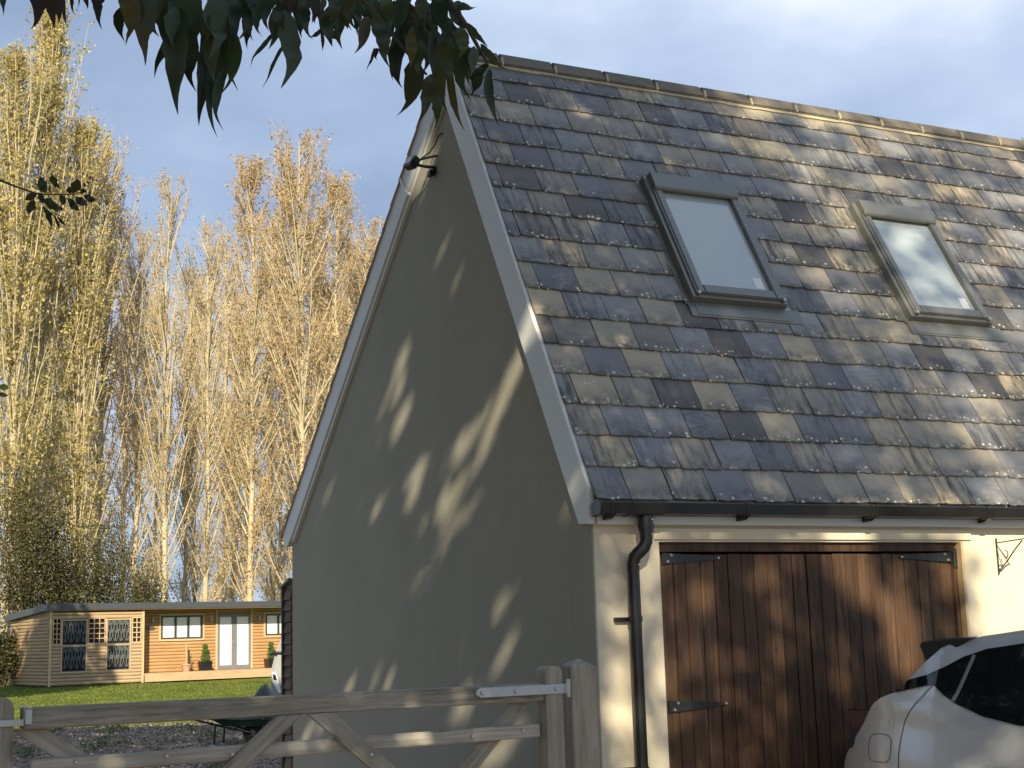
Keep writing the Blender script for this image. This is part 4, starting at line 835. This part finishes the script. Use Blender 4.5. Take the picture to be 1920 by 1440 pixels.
tree('brB', 706, 82, 425, 'poplar whose top just clears the sloping bargeboard', G1)
for u, d, v in ((40, 88, 420), (110, 92, 480), (175, 90, 470), (225, 95, 520), (285, 90, 560), (345, 94, 520), (420, 92, 470), (440, 98, 560), (510, 90, 420), (585, 95, 450), (655, 92, 470), (690, 96, 520), (-40, 84, 300), (530, 100, 560), (365, 102, 600), (80, 98, 560), (460, 86, 600), (610, 88, 560), (150, 104, 600), (560, 108, 640)):
    kk = random.choice(['brB', 'paleB', 'paleB', 'pale'])
    tree(kk, u, d, v, 'pale thinning poplar of the further row behind the front poplars' if kk.startswith('pale') else 'russet poplar of the further row behind the front poplars', 'further poplar row', .95)
# understorey shrubs in shade
def shrub(u, depth, vtop, wpx, label, n):
    b = atd(u, 1150, depth); H = atd(u, vtop, depth).z; w_ = wpx/FPX*depth/2; o = thing('shrub', label, 'shrub', (b.x, depth, 0), 0, 'dark shrubs behind the garden room')
    paths = []
    for k_ in range(26):
        az = RNG.uniform(0, 6.28); rr = RNG.uniform(.1, .9)*w_; s = np.linspace(0, 1, 4); e_ = np.array([math.cos(az)*rr, math.sin(az)*rr*.8, H*RNG.uniform(.5, .98)]); p = e_*s[:, None]*np.array([1, 1, 1])+RNG.normal(0, .12, (4, 3))*s[:, None]; paths.append((p, .05*(1-s)+.008))
    np_mesh('stems', *tubes_np(paths, 4), M['barkd'], o)
    c = RNG.normal(0, 1, (40, 3)); c /= np.linalg.norm(c, axis=1)[:, None]; c *= RNG.uniform(.3, 1, (40, 1)); c = c*np.array([w_*.85, w_*.7, H*.42])+np.array([0, 0, H*.55]); ii = RNG.integers(0, 40, n)
    P = c[ii]+RNG.normal(0, 1, (n, 3))*np.array([w_*.2, w_*.2, H*.11]); P[:, 2] = np.clip(P[:, 2], .05, H); np_mesh('crown', *leaf_quads(P, RNG.uniform(.06, .15, n), RNG, .7), M['lf_shrub'], o)
shrub(55, 63, 880, 190, 'tall dark shrub at the foot of the yellow-green poplars', 17000); shrub(200, 66, 985, 150, 'dark twiggy shrub above the garden room roof', 9000); shrub(125, 64, 1010, 120, 'pale green shrub behind the low end of the garden room', 8000); shrub(275, 68, 1050, 110, 'low dark shrub at the foot of the almost bare poplar', 6000); shrub(8, 55, 1175, 70, 'green bush at the low end of the garden room', 3500)

# ------------------------------------------------------------------ near trees: hanging branch, twig, and the crowns that dapple the garage
def near_leaf(b, t, wpx, depth, kindm, parent, rng, curl=None, oval=False):
    d0 = depth+rng.uniform(-.10, .10); d1 = d0+rng.uniform(-.035, .035); B = atd(*b, d0); T = atd(*t, d1); ax = T-B; L = ax.length; ax.normalize()
    view = (C0-(B+T)/2).normalized(); sd = ax.cross(view).normalized(); ro = rng.uniform(-.55, .55); w_ = wpx/FPX*d0*.5/max(.75, math.cos(ro)); sd = (Matrix.Rotation(ro, 3, ax) @ sd); nn = sd.cross(ax)
    n = 12; cv = rng.uniform(-.16, .16) if curl is None else curl; V = []; hook = rng.choice((-1, 1))*rng.uniform(.1, 1.0)*(0 if oval else 1); wav = rng.uniform(0, .35); ph = rng.uniform(0, 6); bend = rng.uniform(-.08, .12); fold = rng.uniform(.10, .38)
    for i in range(n+1):
        f = i/n; pw = (math.sin(math.pi*min(1, f*1.02))**.8) if oval else (math.sin(math.pi*min(1, (f/.86))**.75)**.8 if f < .80 else max(.02, .36*(1-f)/.2*.8))
        wv = w_*pw*(1+rng.uniform(-.14, .12)); c = B+ax*L*f+sd*L*cv*math.sin(math.pi*f)*.6+nn*L*bend*f*f+sd*L*hook*max(0, f-.72)**1.5+nn*w_*wav*math.sin(f*11+ph)
        V += [c-sd*wv+nn*wv*fold, c, c+sd*wv*(1+rng.uniform(-.08, .08))+nn*wv*fold]
    o0 = (B+T)/2; F = [(3*i+j, 3*i+j+1, 3*i+j+4, 3*i+j+3) for i in range(n) for j in (0, 1)]
    me = bpy.data.meshes.new('leaf'); me.from_pydata([v-o0 for v in V], [], F); me.materials.append(M[kindm]); me.polygons.foreach_set('use_smooth', [True]*len(F))
    link('leaf', me, parent, o0)
treeA = thing('overhanging_tree', 'tree whose dark pointed leaves hang across the sky above the garage peak', 'tree')
stemp = [(-80, -420, 1.2), (120, -170, 1.7), (330, -75, 2.1), (600, -45, 2.15), (780, -28, 2.15), (845, 4, 2.13), (873, 45, 2.12), (900, 95, 2.1), (914, 118, 2.1)]
SP = [atd(u, v, d) for u, v, d in stemp]
TA = Vector((-2.6, -1.6, 0)); SP = [Vector((-1.9, -.9, 4.6)), Vector((-1.2, .2, 4.0))]+SP
bm_ = MB(); bm_.tube(SP, [.035, .028, .020, .014, .010, .008, .006, .0045, .0036, .003, .0025], 7)
for pl in ([(640, -40), (700, 20), (760, 95), (800, 140)], [(400, -65), (420, 10), (415, 80)], [(720, -35), (790, 30), (830, 90), (850, 130)], [(300, -70), (290, 0), (285, 40)], [(500, -55), (530, 10), (525, 60)], [(590, -45), (597, 10), (603, 56)], [(130, -160), (120, -20)], [(560, -45), (565, 10)]):
    bm_.tube([atd(u, v, 2.12) for u, v in pl], [.004, .0032, .0026, .002][:len(pl)], 6)
branch = bm_.build('branch', M['barkd'], treeA, smooth=True)
NL = [  # base, tip, width px, kind
 ((240, -25), (240, 82), 40, 'o'), ((285, -20), (271, 130), 44, 'o'), ((276, -25), (292, 72), 46, 'n'), ((315, -30), (300, 66), 60, 'n'), ((300, 0), (318, 110), 50, 'n'), ((335, 10), (326, 214), 52, 'n'), ((356, -25), (352, 120), 62, 'n'), ((350, 30), (352, 175), 44, 'n'), ((330, 40), (280, 140), 24, 'n'),
 ((398, -20), (395, 115), 50, 'n'), ((388, 50), (358, 243), 40, 'n'), ((412, 30), (398, 160), 42, 'n'), ((415, 70), (382, 246), 34, 'n'), ((425, 120), (404, 248), 20, 'n'), ((440, -25), (428, 95), 46, 'n'), ((448, 0), (432, 165), 34, 'n'), ((440, 60), (425, 182), 26, 'n'), ((468, -20), (456, 78), 40, 'n'), ((490, -25), (478, 42), 44, 'n'), ((515, -20), (494, 60), 30, 'n'), ((522, 10), (512, 94), 32, 'n'), ((515, 60), (461, 122), 9, 'n'), ((532, 20), (540, 166), 44, 'n'), ((535, 80), (497, 165), 8, 'n'), ((520, -20), (540, 60), 34, 'n'),
 ((552, -20), (557, 70), 30, 'd'), ((572, -20), (573, 60), 26, 'd'), ((588, -20), (586, 50), 24, 'd'), ((562, -20), (566, 48), 34, 'd'), ((545, -25), (548, 30), 30, 'd'),
 ((603, 55), (579, 71), 9, 'n'), ((604, 57), (605, 97), 8, 'd'), ((607, 57), (638, 76), 12, 'n'),
 ((598, -20), (604, 50), 26, 'n'), ((622, -20), (630, 50), 36, 'n'), ((648, -15), (642, 56), 34, 'o'), ((612, 15), (660, 56), 18, 'n'), ((660, -20), (672, 50), 36, 'n'), ((690, 30), (674, 104), 24, 'o'), ((682, -20), (690, 62), 36, 'n'), ((700, -5), (706, 70), 34, 'n'), ((702, 30), (717, 131), 32, 'n'), ((720, 20), (722, 105), 36, 'n'), ((702, 88), (684, 134), 6, 'd'), ((708, 90), (704, 118), 12, 'n'),
 ((718, -20), (738, 62), 26, 'n'), ((738, 0), (752, 70), 32, 'n'), ((762, -15), (756, 62), 30, 'n'), ((745, 55), (724, 152), 26, 'n'), ((762, 62), (742, 164), 32, 'n'), ((770, 60), (772, 130), 24, 'o'), ((778, 105), (758, 220), 38, 'n'), ((775, 10), (786, 82), 22, 'n'), ((792, -15), (798, 70), 24, 'n'), ((796, 45), (802, 140), 30, 'n'), ((790, 75), (780, 150), 26, 'n'), ((815, 50), (808, 160), 30, 'n'), ((808, 138), (792, 232), 28, 'n'), ((822, 110), (834, 212), 28, 'o'), ((818, 165), (812, 242), 20, 'n'), ((842, 120), (868, 248), 18, 'o'), ((800, 20), (822, 90), 18, 'n'),
 ((828, -15), (846, 76), 38, 'n'), ((838, 30), (850, 110), 34, 'n'), ((830, 60), (856, 160), 34, 'n'), ((850, 70), (872, 192), 32, 'n'), ((862, 50), (866, 112), 28, 'n'), ((872, 80), (878, 160), 26, 'n'), ((882, 88), (896, 172), 22, 'n'), ((890, 85), (884, 150), 20, 'n'), ((874, 42), (917, 88), 14, 'n'), ((850, 6), (892, 18), 18, 'n'), ((800, -15), (828, 8), 22, 'n'), ((900, 82), (946, 138), 14, 'n'), ((915, 112), (944, 128), 10, 'n'), ((912, 115), (888, 186), 24, 'n'), ((918, 128), (940, 236), 19, 'n'), ((845, 5), (872, 62), 26, 'n'), ((900, 95), (908, 106), 10, 'd'),
 ((8, -25), (6, 24), 14, 'n'), ((58, -20), (64, 56), 22, 'd'), ((72, -20), (70, 40), 26, 'd'), ((98, -20), (107, 60), 20, 'd'), ((112, -20), (116, 44), 24, 'd'), ((120, -15), (125, 60), 8, 'd'), ((88, -20), (86, 24), 22, 'd'), ((136, -15), (137, 28), 8, 'd'), ((148, -15), (148, 16), 4, 'd'), ((172, -20), (180, 52), 20, 'd'), ((182, -20), (184, 20), 22, 'd'), ((164, -22), (170, 22), 14, 'd')]
rl = random.Random(5)
for k_ in range(70):   # smaller leaves crowded along the branch
    u = rl.uniform(215, 860); v = rl.uniform(-25, 25)+max(0, (u-640)*.28)*rl.random(); ln = rl.uniform(38, 85)
    NL.append(((u, v), (u+rl.uniform(-16, 14), v+ln), ln*rl.uniform(.25, .36), rl.choice('nnnnno')))
for b, t_, w_, kd in NL: near_leaf(b, t_, w_, 2.12 if b[0] > 215 else 1.95, {'n': 'lf_near', 'o': 'lf_olive', 'd': 'lf_dead'}[kd], branch, rl)
treeB = thing('hedge_tree', 'tree with small oval leaves whose dark twig reaches in before the tallest poplar', 'tree')
tw_ = MB(); TB = Vector((-6.0, 4.4, 0))
twp = [Vector((-2.5, 1.6, 2.6))]+[atd(u, v, 2.6) for u, v in ((-60, 318), (0, 338), (30, 350), (65, 362), (90, 365), (140, 364), (152, 360))]
tw_.tube(twp, [.012, .006, .0022, .002, .0017, .0014, .0011, .0009], 6)
for pl in ([(70, 363), (82, 378), (100, 400), (128, 411)], [(78, 362), (68, 344), (63, 334)], [(85, 362), (60, 349)], [(95, 398), (108, 415)]): tw_.tube([atd(u, v, 2.6) for u, v in pl], [.0013, .0011, .0009, .0007][:len(pl)], 5)
twig = tw_.build('twig', M['barkd'], treeB, smooth=True)
for b, t_, w_ in [((87, 361), (76, 331), 19), ((112, 352), (97, 328), 15), ((138, 364), (145, 335), 20), ((134, 363), (129, 349), 12), ((150, 361), (163, 359), 11), ((164, 361), (172, 360), 8), ((157, 366), (178, 377), 14), ((142, 369), (163, 384), 15), ((127, 372), (147, 395), 15), ((112, 365), (121, 385), 14), ((84, 372), (110, 400), 19), ((70, 364), (49, 374), 15), ((64, 374), (54, 400), 17), ((80, 388), (95, 424), 11), ((103, 405), (112, 428), 6), ((107, 405), (123, 423), 6), ((108, 393), (120, 389), 12), ((75, 363), (80, 382), 13), ((158, 353), (158, 341), 4), ((-6, 726), (18, 728), 12), ((-8, 738), (16, 742), 9), ((-4, 393), (4, 396), 8)]:
    near_leaf(b, t_, w_, 2.6, 'lf_twig', twig, rl, oval=True)

# crowns: unseen leaves shaped along the sun's rays to throw shade and dapple
sunv = np.array(SUN); gr_ = np.random.default_rng(99)
LIT = [(985, 650, .10), (965, 690, .10), (935, 745, .08), (745, 690, .09), (738, 740, .08), (755, 780, .08), (715, 820, .08), (690, 850, .08), (650, 895, .09), (672, 945, .09), (612, 930, .08), (585, 975, .11), (600, 955, .09), (785, 912, .10), (850, 850, .08), (912, 770, .06), (855, 930, .09), (835, 1005, .09), (810, 1070, .07), (905, 850, .06), (700, 1280, .07), (735, 1262, .06), (655, 1290, .06), (855, 1320, .09), (880, 1335, .07), (955, 1205, .08), (940, 1240, .07), (870, 1215, .05), (580, 1370, .08), (795, 330, .10), (770, 370, .09), (740, 430, .07), (830, 480, .05), (1075, 935, .07), (1165, 1150, .02), (1172, 1345, .05), (1020, 610, .05), (960, 1400, .10), (920, 1420, .07), (800, 860, .05), (765, 900, .05), (690, 905, .05), (660, 870, .05), (705, 960, .05), (580, 950, .06), (555, 985, .06), (830, 940, .06), (790, 985, .05), (640, 1110, .04), (880, 960, .07), (820, 1040, .06), (770, 1100, .06), (720, 760, .06), (625, 960, .08), (640, 985, .06), (560, 1000, .07), (925, 800, .07), (875, 830, .07), (720, 1300, .05), (605, 1350, .06), (1000, 640, .06), (865, 905, .05), (690, 1290, .05), (760, 400, .06), (860, 520, .04), (930, 1150, .05)]
GMi = GM.inverted()
def on_gable(u, v):
    d = ray(u, v); n = GM.to_3x3() @ Vector((1, 0, 0)); k_ = (P0-C0).dot(n)/d.dot(n); return C0+d*k_
def on_front(u, v):
    d = ray(u, v); n = GM.to_3x3() @ Vector((0, 1, 0)); k_ = (P0-C0).dot(n)/d.dot(n); return C0+d*k_
gaps = [(np.array(on_gable(u, v) if u < 1110 else on_front(u, v)), r_) for u, v, r_ in LIT]
gaps += [(np.array(on_front(u, v)), r_) for u, v, r_ in ((1600, 1050, .13), (1625, 1085, .12), (1580, 1060, .08), (1690, 1165, .14), (1700, 1200, .12), (1710, 1230, .10), (1660, 1120, .09))]
def smooth(a, b, x): f = np.clip((x-a)/(b-a), 0, 1); return f*f*(3-2*f)
pts = []
def put(P, lam0, lam1, m=1):
    for _ in range(m):
        lam = gr_.uniform(lam0, lam1); pts.append(np.array(P)+sunv*lam)
for _ in range(17000):   # gable
    s = gr_.uniform(-.15, 5.9); zmax = min(fz(max(s, 0)) if s < SR else bz(s), 5.8)+.15; z = gr_.uniform(0, 5.9)
    if z < zmax+.1: put(gl(-.05, s, z), 8, 14)
for _ in range(3000):   # front wall
    t_ = gr_.uniform(-.1, 3.4); z = gr_.uniform(.0, 2.3); P = gl(t_, 0, z); u, v = proj(P)
    shade = 1-smooth(1740, 1850, u+gr_.normal(0, 20)); shade *= 1-.85*smooth(1500, 1640, u)*(1-smooth(1000, 1030, v))
    if u < 1240: shade *= .60
    if gr_.random() < shade*.9: put(P, *((14, 21) if u < 1240 else (12, 19)))
for _ in range(15000):   # roof
    t_ = gr_.uniform(-.1, 5.6); q = gr_.uniform(-.1, RL+.1); P = GM @ roofp(t_, q); u, v = proj(P)
    nzv = mnoise.noise(Vector((t_*1.1, q*1.1, 4.2)))*190
    edge = np.interp(v, [100, 200, 350, 500, 650, 800, 950], [1330, 1360, 1480, 1560, 1660, 1720, 1700])+nzv
    shade = 1-smooth(edge-170, edge+170, u); patch = .22*smooth(.05, .45, mnoise.noise(Vector((t_*1.7+9, q*1.3, 1.7)))) 
    on1 = 1.1 < t_ < 2.0 and 1.4 < q < 2.75
    if gr_.random() < min(1, max(shade*.95, patch, on1*1.0, .20)): put(P, *((8, 14) if u < 1250 else (15, 27)), 3 if on1 else 1)
for _ in range(1500):   # gate and post
    f = gr_.uniform(-.15, 1.1); P = GH+ge*2.55*f+Vector((gr_.normal(0, .05), gr_.normal(0, .05), gr_.uniform(.5, 1.45)))
    if gr_.random() < .85: put(P, 6, 11)
for _ in range(1700):   # car
    P = Vector((1.80, 7.7, 0))+chd*gr_.uniform(-.4, 2.2)+chp*gr_.uniform(0, 1.8)+Vector((0, 0, gr_.uniform(.3, 1.6))); put(P, 12, 20)
for _ in range(2600):   # the hanging branch itself
    P = atd(gr_.uniform(0, 960), gr_.uniform(-40, 240), 2.1); put(P, 2.5, 7)
A = np.array(pts)
keep = np.ones(len(A), bool)
for g_, r_ in gaps:
    d = A-g_; along = d@sunv; perp = np.linalg.norm(d-along[:, None]*sunv, axis=1); keep &= perp > (r_+.025)
A = A[keep]; A = A[A[:, 2] > 2.6]
def hidden(Q):   # crowns stay clear of the view
    return np.array([not (p[1] > .1 and -160 < proj(p)[0] < 2080 and -120 < proj(p)[1] < 1560) for p in Q])
A = A[hidden(A)]
np_a = np_mesh('crown', *leaf_quads(A, gr_.uniform(.13, .24, len(A)), gr_, .7), M['lf_crown'], treeA); np_a['kind'] = 'stuff'
pts = []
for _ in range(9000):
    P = np.array([gr_.uniform(-10.5, -1.2), gr_.uniform(16, 28.5), 0.0])
    if gr_.random() < .95: put(P, 18, 25)
for _ in range(1200): put(atd(gr_.uniform(-30, 190), gr_.uniform(320, 440), 2.6), 2.5, 7)
pe = gr_.normal(0, 1, (12000, 3)); pe /= np.linalg.norm(pe, axis=1)[:, None]; pe = pe*gr_.uniform(.55, 1, (12000, 1))*np.array([2.1, 4.2, 4.6])+np.array([-6.2, 4.2, 5.0])  # unseen leaf mass added on the left to block sky light from the gable
pe = pe[(pe[:, 0] < -.3606*pe[:, 1]-.6) & (pe[:, 2] > .3)]; Bq = np.array(pts); Bq = np.concatenate([Bq[Bq[:, 2] > 2.6], pe]); Bq = Bq[hidden(Bq)]
np_b = np_mesh('crown', *leaf_quads(Bq, gr_.uniform(.25, .45, len(Bq)), gr_, .7), M['lf_crown'], treeB); np_b['kind'] = 'stuff'
def limbs(root, tbase, pts, h, parent, n, extra=()):
    mb = MB(); fork = Vector((tbase.x+.15, tbase.y-.1, h)); mb.tube([(tbase.x, tbase.y, -.1), (tbase.x+.05, tbase.y, h*.5), fork, (fork.x+.1, fork.y-.2, h+2.2)], [.30, .24, .19, .08], 12)
    for i in gr_.choice(len(pts), n, replace=False):
        e_ = Vector(pts[i]); m1 = fork.lerp(e_, .4)+Vector((0, 0, .6)); mb.tube([fork, m1, fork.lerp(e_, .75)+Vector((0, 0, .5)), e_], [.07, .045, .025, .008], 6)
    for e_ in extra: m1 = fork.lerp(e_, .5)+Vector((0, 0, .35)); mb.tube([fork, m1, e_], [.07, .05, .035], 7)
    mb.build('trunk', M['barkd'], parent, smooth=True)
limbs('a', TA, A, 4.2, treeA, 34, [SP[0]]); limbs('b', TB, Bq, 4.5, treeB, 26, [twp[0]])
# tree beyond the left edge whose shade falls on the low end of the garden room
treeC = thing('garden_tree', 'round leafy tree outside the view shading the low end of the garden room', 'tree', (-16.2, 33, 0))
pc = gr_.normal(0, 1, (5200, 3)); pc /= np.linalg.norm(pc, axis=1)[:, None]; pc = pc*gr_.uniform(.35, 1, (5200, 1))*np.array([2.6, 2.6, 4.2])+np.array([0, 0, 10.2])
np_mesh('crown', *leaf_quads(pc, gr_.uniform(.25, .5, len(pc)), gr_, .7), M['lf_crown'], treeC)
mb = MB(); mb.tube([(0, 0, -.1), (.1, .05, 5), (0, .1, 10), (.1, 0, 13.5)], [.28, .22, .14, .03], 10)
for i in gr_.choice(len(pc), 18, replace=False): e_ = Vector(pc[i]); mb.tube([(.05, .05, min(e_.z-1, 8)), Vector((.05, .05, e_.z-.6)).lerp(e_, .5), e_], [.06, .04, .01], 6)
mb.build('trunk', M['barkd'], treeC, smooth=True)
